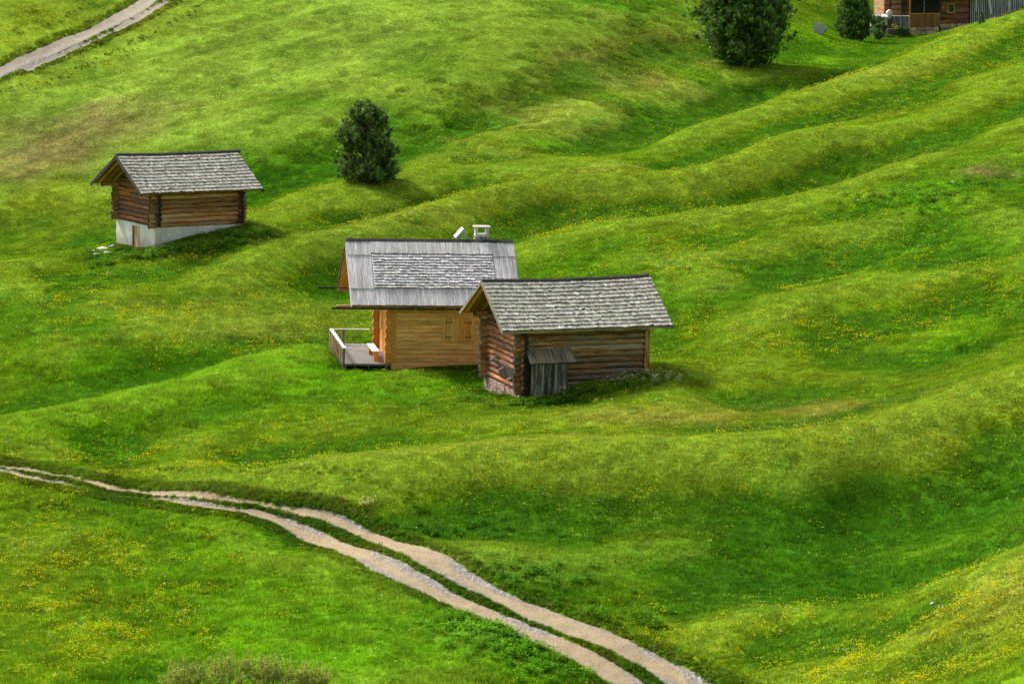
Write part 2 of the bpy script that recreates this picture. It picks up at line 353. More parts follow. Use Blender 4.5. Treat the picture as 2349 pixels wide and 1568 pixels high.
M['shingle_new'] = wood('pale_shingle', ((.40,.38,.40),(.74,.72,.75),(.92,.90,.92)), (.62,.6,.63), .3, .45, streak=20, bri=.2, bump=.4, spec=.5)
M['board_grey'] = wood('grey_board', ((.28,.27,.28),(.64,.62,.64),(.88,.86,.88)), (.5,.48,.48), .3, .6, streak=22, bri=.22, bump=.3)
M['board_dark'] = wood('dark_board', ((.008,.008,.008),(.025,.023,.021),(.07,.065,.055)), None, 0, .7, bri=.4)
M['board_old'] = wood('old_board', ((.03,.025,.02),(.16,.14,.12),(.38,.35,.31)), (.3,.22,.14), .3, .8, bri=.3)
M['board_door'] = wood('door_board', ((.18,.06,.015),(.46,.2,.06),(.72,.5,.26)), (.6,.52,.42), .4, .7, bri=.2)
M['deck'] = wood('deck_board', ((.07,.065,.062),(.15,.14,.135),(.24,.225,.215)), None, 0, .65, bri=.15)
M['soffit'] = wood('soffit', ((.10,.045,.012),(.26,.12,.035),(.42,.22,.07)), None, 0, .8, bri=.3)
M['plaster'] = plain('plaster', (.62,.61,.60), (.46,.45,.43), 1.6, .9, bump=.05)
def stained():
    m = plain('plaster', (.66,.65,.63), (.55,.54,.52), 1.6, .9, bump=.05); nt = m.node_tree; L = nt.links.new
    b = [n for n in nt.nodes if n.type == 'BSDF_PRINCIPLED'][0]; src = b.inputs['Base Color'].links[0].from_socket
    tc = nt.nodes.new('ShaderNodeTexCoord').outputs['Object']
    st = ramp(nt, noise(nt, tc, 1, 5, .65, (5,5,.7)), [(.52,(0,0,0)),(.75,(.55,.55,.55))]).outputs[0]
    c = mix(nt, st, src, (.27,.25,.22)); sz = nt.nodes.new('ShaderNodeSeparateXYZ'); L(tc, sz.inputs[0])
    mu = nt.nodes.new('ShaderNodeMath'); mu.operation = 'ADD'; L(noise(nt, tc, 3, 4), mu.inputs[0]); L(sz.outputs[2], mu.inputs[1])
    c = mix(nt, ramp(nt, mu.outputs[0], [(.35,(.6,.6,.6)),(.8,(0,0,0))]).outputs[0], c, (.22,.20,.13)); L(c, b.inputs['Base Color']); return m
M['plaster_old'] = stained()
M['stone'] = plain('stone', (.26,.22,.19), (.12,.10,.09), 9, .9, bump=.6)
M['stone_red'] = plain('red_stone', (.36,.24,.21), (.15,.09,.08), 8, .9, bump=.6)
M['stone_pale'] = plain('pale_stone', (.50,.46,.40), (.28,.25,.22), 7, .9, bump=.5)
M['stone_or'] = plain('ochre_stone', (.58,.43,.26), (.32,.22,.13), 7, .9, bump=.5)
M['mortar'] = plain('mortar', (.62,.60,.58), (.48,.46,.44), 20, .95)
M['mortar_dk'] = plain('dark_mortar', (.12,.10,.085), (.05,.04,.035), 12, .95)
M['metal'] = plain('grey_metal', (.30,.32,.36), (.2,.21,.24), 12, .35, .9, 0.02)
M['metal_dk'] = plain('dark_metal', (.045,.04,.045), (.02,.02,.022), 12, .4, .6, 0.02)
M['iron'] = plain('iron', (.03,.035,.045), (.015,.015,.02), 12, .5, .6, 0.02)
M['glass'] = plain('dark_glass', (.03,.035,.04), (.015,.02,.02), 3, .08, 0., 0.0)
M['dark'] = plain('dark_interior', (.018,.014,.012), (.008,.007,.006), 5, .9)
M['cream'] = plain('cream_cloth', (.5,.47,.45), (.34,.32,.31), 5, .8)
M['disc'] = plain('disc_grey', (.36,.38,.44), (.27,.28,.33), 2.5, .6, 0., .05)
M['rust'] = plain('rust', (.33,.15,.08), (.16,.07,.04), 9, .85)
M['moss'] = plain('moss', (.09,.10,.03), (.03,.035,.012), 14, .95, bump=.5)

# ------------------------------------------------------------------ roofs
def slope_frame(y0, z0, y1, z1):
    d = vec(0, y1-y0, z1-z0); L = np.linalg.norm(d); d /= L
    n = np.cross(vec(1,0,0), d)
    if n[2] < 0: n = -n
    return d, n, L
def shingles(mb, x0, x1, y0, z0, y1, z1, rows, w=.13, wj=.35, t=.022, lift=.03, s0=0., s1=1., jit=.012, sag=.02, slant=0.):
    d, n, L = slope_frame(y0, z0, y1, z1); base = vec(0, y0, z0); step = L*(s1-s0)/rows
    for k in range(rows):
        x = x0 - random.random()*w*.5; s = L*s0+k*step
        rowt = random.uniform(-.1,.1); rowo = random.random()*9
        while x < x1:
            ww = w*random.uniform(1-wj, 1+wj); xa = max(x, x0); xb = min(x+ww, x1); x += ww
            if xb-xa < .02: continue
            drop = random.gauss(0, jit) + sag*(float(vnoise(np.array(xa*.6+rowo), np.array(k*1.7), 5))-.5)
            if random.random() < .02: drop += step*.25
            up = lift*random.uniform(.8,1.25)
            o = base + d*(s+drop) + n*(up) + vec(xa+.004, 0, 0)
            top = min(s+step*1.28, L)
            a = d*(top-s-drop) - n*(up-.006)
            mb.box(o, a+vec(slant*(top-s),0,0), vec(xb-xa-.012,0,random.gauss(0,.002)), n*t, rn=min(1,max(0,.5+rowt+random.gauss(0,.22))))
def planks(mb, x0, x1, y0, z0, y1, z1, s0, s1, w=.14, t=.025, lift=.01, jit=.015, lower=0.):
    """boards that run down the slope, side by side"""
    d, n, L = slope_frame(y0, z0, y1, z1); base = vec(0, y0, z0); x = x0
    while x < x1-.03:
        ww = w*random.uniform(.75,1.3); xb = min(x+ww, x1)
        if x1-xb < .05: xb = x1
        sa = L*s0+random.gauss(0, jit)-lower; o = base+d*sa+n*(lift+random.uniform(0,.008))+vec(x+.003,0,0)
        mb.box(o, d*(L*s1-sa), vec(xb-x-.007,0,0), n*t, rn=min(1,max(0,random.gauss(.5,.22)))); x = xb
def anchor(px, py, Y):
    x, y, z = at(px, py, Y); return (float(x), float(y), float(z))
FOOT = []  # building footprints kept free of grass: (inverse matrix, x0,x1,y0,y1)
def foot(o, x0, x1, y0, y1):
    m = Matrix.LocRotScale(o.location, o.rotation_euler, None).inverted(); FOOT.append((np.array(m), x0, x1, y0, y1))
def log_wall_x(mb, x0, x1, y, z0, z1, r, ext0, ext1, off=0., up=None, zg=-9, grey=.6):
    """stacked logs along x; ext0/ext1 how far the log ends run past the corners"""
    z = z0+r+off; k = 0
    while z < z1:
        rr = r*random.uniform(.92,1.08)
        mb.log((x0-ext0*random.uniform(.8,1.15), y, z), (x1+ext1*random.uniform(.8,1.15), y, z+random.uniform(-.01,.01)), rr, rn=random.random(), en=(grey*random.uniform(.3,1.) if z < zg else 0.)); z += 2*r*.97; k += 1
def log_wall_y(mb, y0, y1, x, z0, z1, r, ext0, ext1, off=0., roof=None):
    z = z0+r+off
    while True:
        if z < z1: a, b = y0-ext0*random.uniform(.8,1.15), y1+ext1*random.uniform(.8,1.15)
        else:
            if roof is None: break
            ym, zr, sl = roof; h = (zr-z-r*1.2)/sl
            if h < .15: break
            a, b = ym-h, ym+h
        mb.log((x, a, z), (x, b, z+random.uniform(-.01,.01)), r*random.uniform(.92,1.08), rn=random.random()); z += 2*r*.97
def stones(mb, x0, x1, y0, y1, z0, z1, s=.28, face='y-', gp=.008):
    """irregular rubble blocks in courses over a wall face"""
    z = z0
    while z < z1-.03:
        h = min(s*random.uniform(.5,.9), z1-z); u0, u1 = (x0, x1) if face[0]=='y' else (y0, y1); u = u0
        while u < u1:
            ww = s*random.uniform(.6,1.6); ub = min(u+ww, u1); p = random.uniform(.0,.04)
            if ub-u > .04:
                if face == 'y-': mb.bx(u+gp, ub-gp, y0-.03-p, y0+.1, z+gp, z+h-gp, 0, jit=.012+gp*.6)
                elif face == 'x-': mb.bx(x0-.03-p, x0+.1, u+.008, ub-.008, z+.008, z+h-.008, 1, jit=.012)
            u = ub
        z += h
def bargeboard(root, x, ye, ze, yr, zr, h, t, mat, lab=None):
    mb = MB(); d, n, L = slope_frame(ye, ze, yr, zr)
    mb.box(vec(x, ye, ze)-d*.06+n*.03, d*(L+.02), vec(t,0,0), -n*h, rn=.4); o = mb.build('bargeboard', mat, root); return o

# ================================================================== old barn in front
th = rad(18.5)
b1 = thing('log_barn', 'dark weathered log barn with grey shingle roof and plank lean-to, overlapping the golden cabin', 'barn', anchor(1193, 912, 190), th, rad(.9))
L1, D1 = 6.28, 5.3; foot(b1, -.1, L1+.1, -.1, D1+.1)
sb = MB(); stones(sb, 0, L1*.5, .02, .1, -.9, .12, .34, 'y-'); stones(sb, .02, .1, 0, D1, -.9, .22, .34, 'x-'); sb.bx(.08, L1-.1, .08, D1-.1, -1.5, .08)
sb.build('stone_base', M['stone_red'], b1)
r1 = .142
f_ = MB(); log_wall_x(f_, 0, L1-.02, .12, .02, 3.05, r1, .30, -.1, .1, zg=1.75); f_.build('front_wall', M['log_grey'], b1)
f_ = MB(); log_wall_x(f_, 0, L1, D1-.12, .05, 3.05, r1, .30, .3, .1); f_.build('back_wall', M['log'], b1)
RZ1, RY1, EZ1 = 5.08, D1/2, 3.2; OH1 = .55; sl1 = (RZ1-EZ1)/(RY1+OH1)
f_ = MB(); log_wall_y(f_, 0, D1, .12, .24, 3.3, r1, .34, .30, 0.); f_.build('gable_wall', M['log_red'], b1)
f_ = MB(); y = .3
while y < D1-.3:
    yb = min(y+.24, D1-.3); yc = (y+yb)/2; h = RZ1-.24-abs(yc-RY1)*sl1
    if h > 3.5: f_.bx(.10, .14, y+.005, yb-.005, 3.35, h, 2)
    y = yb
f_.build('gable_boards', M['log_red'], b1, label='upright reddish boards in the peak of the gable')
f_ = MB(); log_wall_y(f_, 0, D1, L1-.14, .12, 3.1, r1, .0, .25, .1, (RY1, RZ1-.2, sl1)); f_.build('gable_wall', M['log'], b1)
f_ = MB(); f_.bx(L1-.2, L1+.04, -.06, .08, -.3, 3.1, 2, rn=.55); f_.build('corner_post', M['log'], b1)
# roof
xa, xb = -1.09, L1+.97
rf = MB()
for s_, ye in ((0, -OH1), (1, D1+OH1)):
    d, n, Ls = slope_frame(ye, EZ1, RY1, RZ1)
    x = xa+.03
    while x < xb-.03:
        w_ = min(random.uniform(.14,.2), xb-.03-x); rf.box(vec(x, ye, EZ1)-n*.04, d*Ls, vec(w_-.004,0,0), n*.025); x += w_
roof = rf.build('roof', M['soffit'], b1)
for ye in (-OH1, D1+OH1):
    sh = MB(); shingles(sh, xa, xb, ye, EZ1, RY1, RZ1, 13, .17 if ye < 0 else .25, .4, .026, .055, jit=.016, sag=.035, slant=.0)
    sh.build('shingles', M['shingle'], roof)
rc = MB()
for x in np.arange(xa, xb-.02, .16):
    d, n, Ls = slope_frame(-OH1, EZ1, RY1, RZ1)
    rc.box(vec(x, RY1, RZ1)+n*.05-d*.05, d*(.15+random.uniform(0,.06)), vec(.15,0,0), n*.03, rn=random.random()*.5)
    rc.box(vec(x, RY1+.14, RZ1-.06), vec(0,-.2,.10), vec(.15,0,0), n*.03, rn=random.random()*.5)
rc.build('ridge_cap', M['board_dark'], roof)
for x in (xa-.03, xb-.01):
    for ye in (-OH1, D1+OH1): bargeboard(b1, x, ye, EZ1, RY1, RZ1, .15, .04, M['board_old'])
rt = MB(); d, n, Ls = slope_frame(D1+OH1, EZ1, RY1, RZ1); rt.box(vec(xa+.10, D1+OH1, EZ1)-n*.06+d*.25, d*(Ls-.45), vec(.12,0,0), -n*.14, rn=.9); rt.build('rafter', M['pine_or'], b1)  # light caught by this rafter is put into its bright orange colour
for i, x in enumerate(np.linspace(-.15, L1-.25, 8)):
    for ye, sg in ((-OH1, 1), (D1+OH1, -1)):
        d, n, Ls = slope_frame(ye, EZ1, RY1, RZ1); rt = MB(); rt.box(vec(x, ye, EZ1)+d*.04-n*.045, d*(Ls-.1), vec(.10,0,0), -n*.12); rt.build('rafter', M['board_old'] if sg > 0 else M['log'], b1)
ts_ = MB(); ts_.log((-.62, D1-.12, 3.22), (.4, D1-.12, 3.22), .14, rn=.95); ts_.build('wall_plate', M['log_red'], b1)
ts_ = MB(); ts_.log((-.62, .12, 3.16), (.3, .12, 3.16), .12, rn=.4); ts_.build('wall_plate', M['log_red'], b1)
ev = MB(); ev.bx(xa, xb-.05, -OH1-.03, -OH1-.005, EZ1-.10, EZ1-.005, 0); ev.build('eave_board', M['board_old'], b1)
mb_ = MB(); mb_.bx(.16, L1-.2, .16, D1-.16, .1, 3.1, 0); mb_.build('gap_shade', M['dark'], b1)  # near-black box added inside so the gaps between logs read as shaded
# drying pegs on the gable
for y, z, a in ((3.35, 1.38, .1), (2.3, 1.02, 0), (1.15, .72, -.15)):
    pg = MB(); pg.box(vec(-.02, y, z), vec(-.42, -.22, -.10), vec(0,.05,.0), vec(0,0,.035), rn=.9); pg.box(vec(-.02, y+.1, z+.03), vec(-.40, -.20, -.12), vec(0,.05,.0), vec(0,0,.035), rn=.8); pg.build('peg', M['board_old'], b1)
hl = MB(); hl.bx(-.045, .0, 1.0, 3.1, .62, 1.18, 1, rn=.1); hl.build('feeding_slot', M['dark'], b1)
# lean-to
LX0, LX1, LY = .42, 2.05, -.62
lt = MB(); x = LX0
while x < LX1-.03:
    w_ = min(random.choice([.24,.3,.34,.28]), LX1-x); lt.bx(x+.006, x+w_-.006, LY, LY+.03, -.4-random.random()*.05, 1.64, 2, rn=random.uniform(.35,1)); x += w_
lt.bx(LX0-.02, LX0+.01, LY+.032, 0, -.4, 1.75, 2, rn=.1); lt.bx(LX1-.01, LX1+.02, LY+.032, 0, -.4, 1.75, 2, rn=.3); lt.bx(LX0-.10, LX0-.022, LY-.04, LY+.04, -.45, 1.72, 2, rn=.3)
lean = lt.build('lean_to', M['board_grey'], b1, label='small grey plank lean-to with its own sloping roof')
M['board_lean'] = wood('lean_board', ((.06,.055,.05),(.24,.235,.23),(.48,.46,.44)), (.035,.03,.028), .45, .75, streak=14, bri=.3)
lean.data.materials[0] = M['board_lean']
lr = MB(); x = LX0-.22
dl = vec(0, .85, .58); nl = np.cross(vec(1,0,0), dl/np.linalg.norm(dl))
while x < LX1+.3:
    w_ = random.uniform(.1,.2); lr.box(vec(x, LY-.18, 1.70+random.uniform(-.01,.012)), dl*random.uniform(.97,1.01), vec(w_-.006,0,0), nl*.03, rn=random.random()); x += w_
lr.build('lean_to_roof', M['board_old'], lean)
foot(b1, LX0-.05, LX1+.05, LY-.05, 0)

def sag_roof(root, x0, x1, z0, amt, seed):
    for o in root.children_recursive:
        if o.type != 'MESH': continue
        me = o.data; co = np.empty(len(me.vertices)*3, np.float32); me.vertices.foreach_get('co', co); co = co.reshape(-1,3)
        t = np.clip((co[:,0]-x0)/(x1-x0), 0, 1); k = sstep(z0, z0+1.2, co[:,2])
        co[:,2] -= k*(amt*np.sin(math.pi*t) + .05*(vnoise(co[:,0]*.8+seed, co[:,1]*.25, seed)-.5)); me.vertices.foreach_set('co', co.ravel()); me.update()
sag_roof(b1, -1.1, L1+1, 3.0, .09, 4)
# ================================================================== golden cabin
th = rad(8.6)
b2 = thing('cabin', 'golden pine log cabin with pale shingle roof, chimney and wooden deck', 'cabin', anchor(897, 840, 200), th, rad(1.7))
L2, D2 = 5.6, 5.3; foot(b2, -.1, L2+.1, -.1, D2+.1)
RZ2, RY2, EZ2, OH2 = 5.72, D2/2, 3.06, .55; sl2 = (RZ2-EZ2)/(RY2+OH2); xa, xb = -2.05, L2+.62
def squared(mb, x0, x1, y0, y1, z0, z1, ax, h=.205, ext=(0,0), dark=None, off=0):
    z = z0-off; k = 0
    while z < z1:
        zb = min(z+h, z1); za = max(z, z0); p = random.uniform(-.004,.004)
        if zb-za > .03:
            if ax == 0: mb.bx(x0-ext[0]+random.uniform(-.01,.01), x1+ext[1], y0+p, y1, za+.006, zb-.006, 0)
            else: mb.bx(x0+p, x1, y0-ext[0]+random.uniform(-.01,.01), y1+ext[1], za+.006, zb-.006, 1)
        z = zb; k += 1
w_ = MB(); squared(w_, 0, L2, 0, .16, -.41, 3.1, 0, ext=(0,.2)); w_.build('front_wall', M['pine'], b2)
w_ = MB(); squared(w_, 0, L2, D2-.16, D2, .0, 3.1, 0, ext=(0,.2)); w_.build('back_wall', M['pine'], b2)
w_ = MB(); squared(w_, .0, .16, .162, D2-.162, .0, 3.1, 1, off=.1)
z = 3.1
while z < RZ2-.35:
    h = (RZ2-.25-(z+.2))/sl2
    if h < .1: break
    w_.bx(.01, .15, RY2-h, RY2+h, z+.005, z+.2, 1); z += .205
w_.build('gable_wall', M['pine_or'], b2)
w_ = MB(); squared(w_, L2-.16, L2, .162, D2-.162, .0, 3.1, 1, off=.1)
z = 3.1
while z < RZ2-.35:
    h = (RZ2-.25-(z+.2))/sl2
    if h < .1: break
    w_.bx(L2-.15, L2-.01, RY2-h, RY2+h, z+.005, z+.2, 1); z += .205
w_.build('gable_wall', M['pine_or'], b2)
for yy in (0, D2-.18):   # crossed log ends at the corners
    e_ = MB(); z = .0; k = 0
    while z < 3.0:
        e_.bx(-.34+(.05 if k % 2 else 0)+random.uniform(-.02,.02), -.001, yy, yy+.18, z+.006, z+.199, 0); z += .205; k += 1
    e_.build('corner_logs', M['pine_or'], b2)
e_ = MB(); z = .1
while z < 3.0: e_.bx(.0, .17, -.085, -.002, z+.006, z+.199, 1, rn=.2); z += .205
e_.build('corner_logs', M['pine_or'], b2)
sk = MB(); sk.bx(.02, L2-.02, .18, D2-.02, -.8, -.01, 0); sk.build('foundation', M['stone_pale'], b2)
# window with closed shutters
x0, x1, z0, z1 = 2.45, 4.02, 1.25, 2.42
wf = MB(); wf.bx(x0, x0+.20, -.045, -.003, z0-.02, z1+.1, 2, rn=.7); wf.bx(x1-.20, x1, -.045, -.003, z0-.02, z1+.1, 2, rn=.6); wf.bx(x0+.201, x1-.201, -.045, -.003, z1, z1+.1, 0); wf.bx(x0+.201, x1-.201, -.05, -.003, z0-.06, z0, 0, rn=.3)
wf = wf.build('window_frame', M['pine_ye'], b2)
xm = (x0+x1)/2
for a, b, mat in ((x0+.21, xm-.035, 'pine_ye'), (xm+.035, x1-.21, 'pine_or')):
    s_ = MB(); n_ = 3
    for i in range(n_): s_.bx(a+(b-a)*i/n_+.003, a+(b-a)*(i+1)/n_-.003, -.075, -.046, z0+.01, z1-.01, 2)
    so_ = s_.build('shutter', M[mat], b2)
    for zz in (z0+.2, z1-.25):
        h_ = MB(); left = mat == 'pine_ye'
        xs = (a-.05, a+.30) if left else (b-.30, b+.05)
        h_.bx(*xs, -.083, -.0755, zz, zz+.035, 0); h_.bx(*((xs[0], xs[0]+.03) if left else (xs[1]-.03, xs[1])), -.09, -.0835, zz-.06, zz+.09, 2); h_.build('hinge', M['iron'], so_)
mp_ = MB(); mp_.bx(xm-.033, xm+.033, -.085, -.046, z0+.01, z1-.01, 2, rn=1.); mp_.build('mullion', M['pine_ye'], b2)
# door and small window on the deck side
dr = MB(); [dr.bx(-.045, -.003, 2.0+.2*i, 2.19+.2*i, .1, 2.1, 2) for i in range(5)]; dr.build('door', M['pine_or'], b2)
for q_ in (.8, 3.9): wn_ = MB(); wn_.bx(-.05, -.003, q_, q_+.7, 1.25, 2.1, 2); wn_.build('side_shutter', M['pine_ye'], b2)
# roof
rf = MB()
for ye in (-OH2, D2+OH2):
    d, n, Ls = slope_frame(ye, EZ2, RY2, RZ2); x = xa+.03
    while x < xb-.03:
        w_ = min(random.uniform(.14,.2), xb-.03-x); rf.box(vec(x, ye, EZ2)-n*.04, d*Ls, vec(w_-.004,0,0), n*.03); x += w_
roof = rf.build('roof', M['pine_or'], b2)
for ye in (-OH2, D2+OH2):
    A_ = (ye, EZ2, RY2, RZ2)
    bm_ = MB(); planks(bm_, xa, xb, *A_, .0, .262, .15, .028, .012, .012); planks(bm_, xa, xa+1.16, *A_, .25, .79, .15, .028, .045); planks(bm_, xb-1.1, xb, *A_, .25, .79, .15, .028, .045)
    planks(bm_, xa, xa+1.16, *A_, .775, .99, .15, .028, .08); planks(bm_, xb-1.1, xb, *A_, .77, .99, .15, .028, .08); planks(bm_, xa+1.165, xb-1.105, *A_, .80, .995, .17, .028, .10)
    bm_.build('roof_boards', M['board_grey'], roof)
    sh = MB(); shingles(sh, xa+1.18, xb-1.12, *A_, 12, .20, .28, .04, .085, s0=.262, s1=.80, jit=.014, sag=.03); sh.build('shingles', M['shingle_new'], roof)
rc = MB(); d, n, Ls = slope_frame(-OH2, EZ2, RY2, RZ2)
for x in np.arange(xa, xb-.02, .75):
    ww = min(.76, xb-x)
    rc.box(vec(x, RY2, RZ2)+n*.11-d*.07, d*.20, vec(ww,0,0), n*.03, rn=random.random()); rc.box(vec(x, RY2+.20, RZ2-.07), vec(0,-.2,.16), vec(ww,0,0), n*.03, rn=random.random())
rc.build('ridge_cap', M['board_dark'], roof)
for x in (xa-.04, xb):
    for ye in (-OH2, D2+OH2): bargeboard(b2, x, ye, EZ2, RY2, RZ2, .14, .04, M['board_grey'] if (ye < 0) else M['board_dark'])
for i, x in enumerate(np.linspace(xa+.5, L2+.3, 8)):
    for ye in (-OH2, D2+OH2):
        d, n, Ls = slope_frame(ye, EZ2, RY2, RZ2); rt = MB(); rt.box(vec(x, ye, EZ2)+d*.08-n*.045, d*(Ls-.15), vec(.10,0,0), -n*.14); rt.build('rafter', M['pine_or'], b2)
# purlins and long gutters that run past the roof
for yy, zz in ((-.25, EZ2+.06), (D2+.25, EZ2+.06)):
    pu = MB(); pu.log((xa-(.75 if yy < 0 else .05), yy-.1, zz-.16), (L2+.3, yy-.1, zz-.16), .085, rn=.7); pu.build('purlin', M['log_grey'], b2)
gy = -OH2-.10
for gyy, gz, gx in ((gy, EZ2-.10, xa-1.0), (D2+OH2+.1, EZ2-.05, xa-.95)):
    g_ = MB(); sg = 8; xs = np.array([gx, gx+.25, xb+.05]); prof = [( .075*math.cos(math.pi+math.pi*i/sg), .085*math.sin(math.pi+math.pi*i/sg)) for i in range(sg+1)]
    V=[]; 
    for sc_ in (1., .88):
        for xx in (gx, xb+.05): V += [(xx, gyy+p*sc_, gz+q*sc_) for p, q in prof]
    n_ = sg+1; f=[]
    for i in range(sg): f += [(i, i+1, n_+i+1, n_+i), (2*n_+i, 3*n_+i, 3*n_+i+1, 2*n_+i+1)]
    f += [(0, n_, 3*n_, 2*n_), (sg, 2*n_+sg, 3*n_+sg, n_+sg)]; f += [(i, 2*n_+i, 2*n_+i+1, i+1) for i in range(sg)]
    g_.add(np.array(V), f, rn=.5); g_ = g_.build('gutter', M['metal_dk'], b2)
    for xx in np.linspace(-.9, L2+.2, 8): br_ = MB(); br_.bx(xx, xx+.04, gyy-.09, gyy+.12, gz-.10, gz-.085, 1); br_.bx(xx, xx+.04, gyy-.095, gyy-.08, gz-.10, gz+.02, 2); br_.build('bracket', M['metal'], g_)
# chimney on the far slope
cxm, cym = L2-.88, RY2+.55; cb = RZ2-1.0; ct = RZ2+.62
ch = MB(); ch.bx(cxm-.33, cxm+.33, cym-.25, cym+.25, cb, RZ2+.40, 2); chim = ch.build('chimney', M['mortar'], b2)
sc_ = MB()
for z, h in ((cb,.2),(cb+.22,.22),(cb+.46,.2),(cb+.68,.22),(cb+.93,.2),(cb+1.15,.17)):
    x = cxm-.33; 
    while x < cxm+.30:
        ww = min(random.uniform(.14,.28), cxm+.33-x); c_ = (x+ww/2, z+h/2); k = 6; ph = rng.random()*6
        P_ = np.array([[c_[0]+(ww/2-.018)*math.cos(ph*0+i*math.pi/3)*random.uniform(.85,1.05), 0, c_[1]+(h/2-.012)*math.sin(i*math.pi/3)*random.uniform(.95,1.15)] for i in range(k)])
        V = np.concatenate([P_+vec(0,cym-.285,0), P_+vec(0,cym-.24,0)]); f = [tuple(range(k))]+[(i,(i+1)%k+0,(i+1)%k+k,i+k)[::-1] for i in range(k)]
        sc_.add(V, f); x += ww
    y = cym-.25
    while y < cym+.22:
        ww = min(random.uniform(.14,.25), cym+.25-y); sc_.bx(cxm-.345, cxm-.32, y+.015, y+ww-.015, z+.012, z+h-.012, 1, jit=.008); sc_.bx(cxm+.32, cxm+.345, y+.015, y+ww-.015, z+.012, z+h-.012, 1, jit=.008); y += ww
sc_.build('stone_facing', M['stone'], chim)
for sx in (-.33, .21):
    for sy in (-.25, .13): cp_ = MB(); cp_.bx(cxm+sx, cxm+sx+.12, cym+sy, cym+sy+.12, RZ2+.402, RZ2+.72, 2); cp_.build('chimney_post', M['mortar'], chim)
cp_ = MB(); cp_.bx(cxm-.41, cxm+.41, cym-.32, cym+.32, RZ2+.722, RZ2+.79, 0); cp_.build('chimney_cap', M['stone_pale'], chim)
# solar panel on its frame, seen edge-on
sx0 = cxm-1.28; sp = MB(); sp.box(vec(sx0, RY2+.25, RZ2+.18), vec(.40,0,.46), vec(0,.75,0), vec(-.055,0,.05), rn=.9); spn = sp.build('solar_panel', M['cream'], b2, label='small solar panel tilted on a thin metal frame behind the ridge')
for yy in (RY2+.27, RY2+.95):
    l_ = MB(); l_.log((sx0+.40, yy, RZ2+.64), (sx0+.68, yy, RZ2-.25), .018, 6, 0); l_.log((sx0, yy, RZ2+.22), (sx0-.09, yy, RZ2-.25), .022, 6, 0); l_.log((sx0+.02, yy, RZ2+.15), (sx0+.62, yy, RZ2-.1), .014, 6, 0); l_.log((sx0+.30, yy, RZ2+.5), (sx0+.36, yy, RZ2-.2), .014, 6, 0); l_.build('panel_frame', M['metal'], spn)
# deck
dk = MB(); DX = -2.32; y = 0.02
while y < 4.6: dk.bx(DX, -.36 if y < .2 else -.003, y, y+.125, .10, .135, 0); y += .133
x = DX
while x < -.15: dk.bx(x, min(x+.13,-.003), 4.61, 6.2, .10, .137, 1, rn=1.); x += .138
dk.bx(DX+.02, .0, -.03, .016, .03, .13, 0, rn=.9)
dk = dk.build('deck', M['deck'], b2, label='grey plank deck with a railing on the gable side')
for x in (DX+.1, DX+.55, -1.1, -.25):
    p_ = MB(); p_.log((x, .05, -.5), (x, .05, .08), .04, 8, 0); p_.build('deck_leg', M['metal'], dk)
jo = MB(); [jo.bx(DX, -.1, y, y+.08, .0, .097, 0) for y in (.1, 1.5, 3., 4.4, 6.0)]; jo.bx(DX-.0, DX+.05, .1, 6.2, -.02, .098, 1); jo.build('deck_joist', M['board_dark'], dk)
rl = MB(); rl.bx(DX-.06, DX+.10, -.02, 6.2, .86, .90, 1, rn=.9); rl.bx(DX+.11, -.36, 6.06, 6.2, .86, .90, 0, rn=.7); rl.build('handrail', M['board_grey'], dk)
for y in (.03, .75, 1.5, 2.2, 3.0, 3.8, 4.6, 5.4, 6.1):
    p_ = MB(); p_.bx(DX-.04, DX+.05, y, y+.08, -.1, .858, 2, rn=.3 if y > .1 else .1); p_.build('railing_post', M['board_door'] if y > .1 else M['board_old'], dk)
p_ = MB(); p_.bx(-1.75, -1.62, 6.08, 6.2, .0, .858, 2); p_.build('railing_post', M['board_old'], dk)
foot(b2, DX-.1, 0, -.0, 6.2)
# bench on the deck
bn = thing('bench', 'pale plank bench on the deck against the golden cabin wall', 'bench', tuple((Matrix.LocRotScale(b2.location, b2.rotation_euler, None) @ Vector((-.34, .35, .137)))), th, 0)
s_ = MB(); [s_.bx(-.52+.18*i, -.35+.18*i, .2, 2.6, .50, .54, 1, rn=.9) for i in range(2)]; s_.build('seat', M['shingle_new'], bn); s_ = None
for y in (.35, 2.35): s_ = MB(); s_.bx(-.44, -.2, y, y+.1, .0, .498, 2); s_.build('leg', M['pine_or'], bn)

# ================================================================== barn on the left, on a white base
th = rad(32)
b3 = thing('log_barn', 'round-log barn on a white plastered base with small cellar door, alone on the left rise', 'barn', anchor(355.5, 563, 228), th, rad(1.6))
L3, D3 = 5.35, 4.75; foot(b3, -.1, L3+.1, -.1, D3+.1)
fd = MB(); BH = .97
fd.bx(0, L3, 0, .2, -1.2, BH, 0, rn=.5); fd.bx(0, L3, D3-.2, D3, -1.2, BH, 0, rn=.5); fd.bx(L3-.2, L3, .202, D3-.202, -1.2, BH, 1, rn=.5)
fd.bx(0, .2, .202, 1.85, -1.2, BH, 1, rn=.5); fd.bx(0, .2, 2.80, D3-.202, -1.2, BH, 1, rn=.5); fd.bx(0, .2, 1.852, 2.798, .82, BH, 1, rn=.5)
fd = fd.build('foundation', M['plaster_old'], b3)
cd = MB(); [cd.bx(.05, .09, 1.86+.19*i, 2.04+.19*i, -.6, .80, 2) for i in range(4)]; cd.build('cellar_door', M['board_door'], b3)
cd = MB(); cd.bx(-.01, .18, 2.66, 2.797, -.6, .815, 2, rn=.3); cd.bx(.03,.18,1.853,1.9,-.6,.815,2); cd.build('door_frame', M['board_old'], b3)
r3 = .135; z3 = BH+.02
EZ3, RZ3, OH3, RY3 = 2.95, 4.75, .72, D3/2; sl3 = (RZ3-EZ3)/(RY3+OH3)
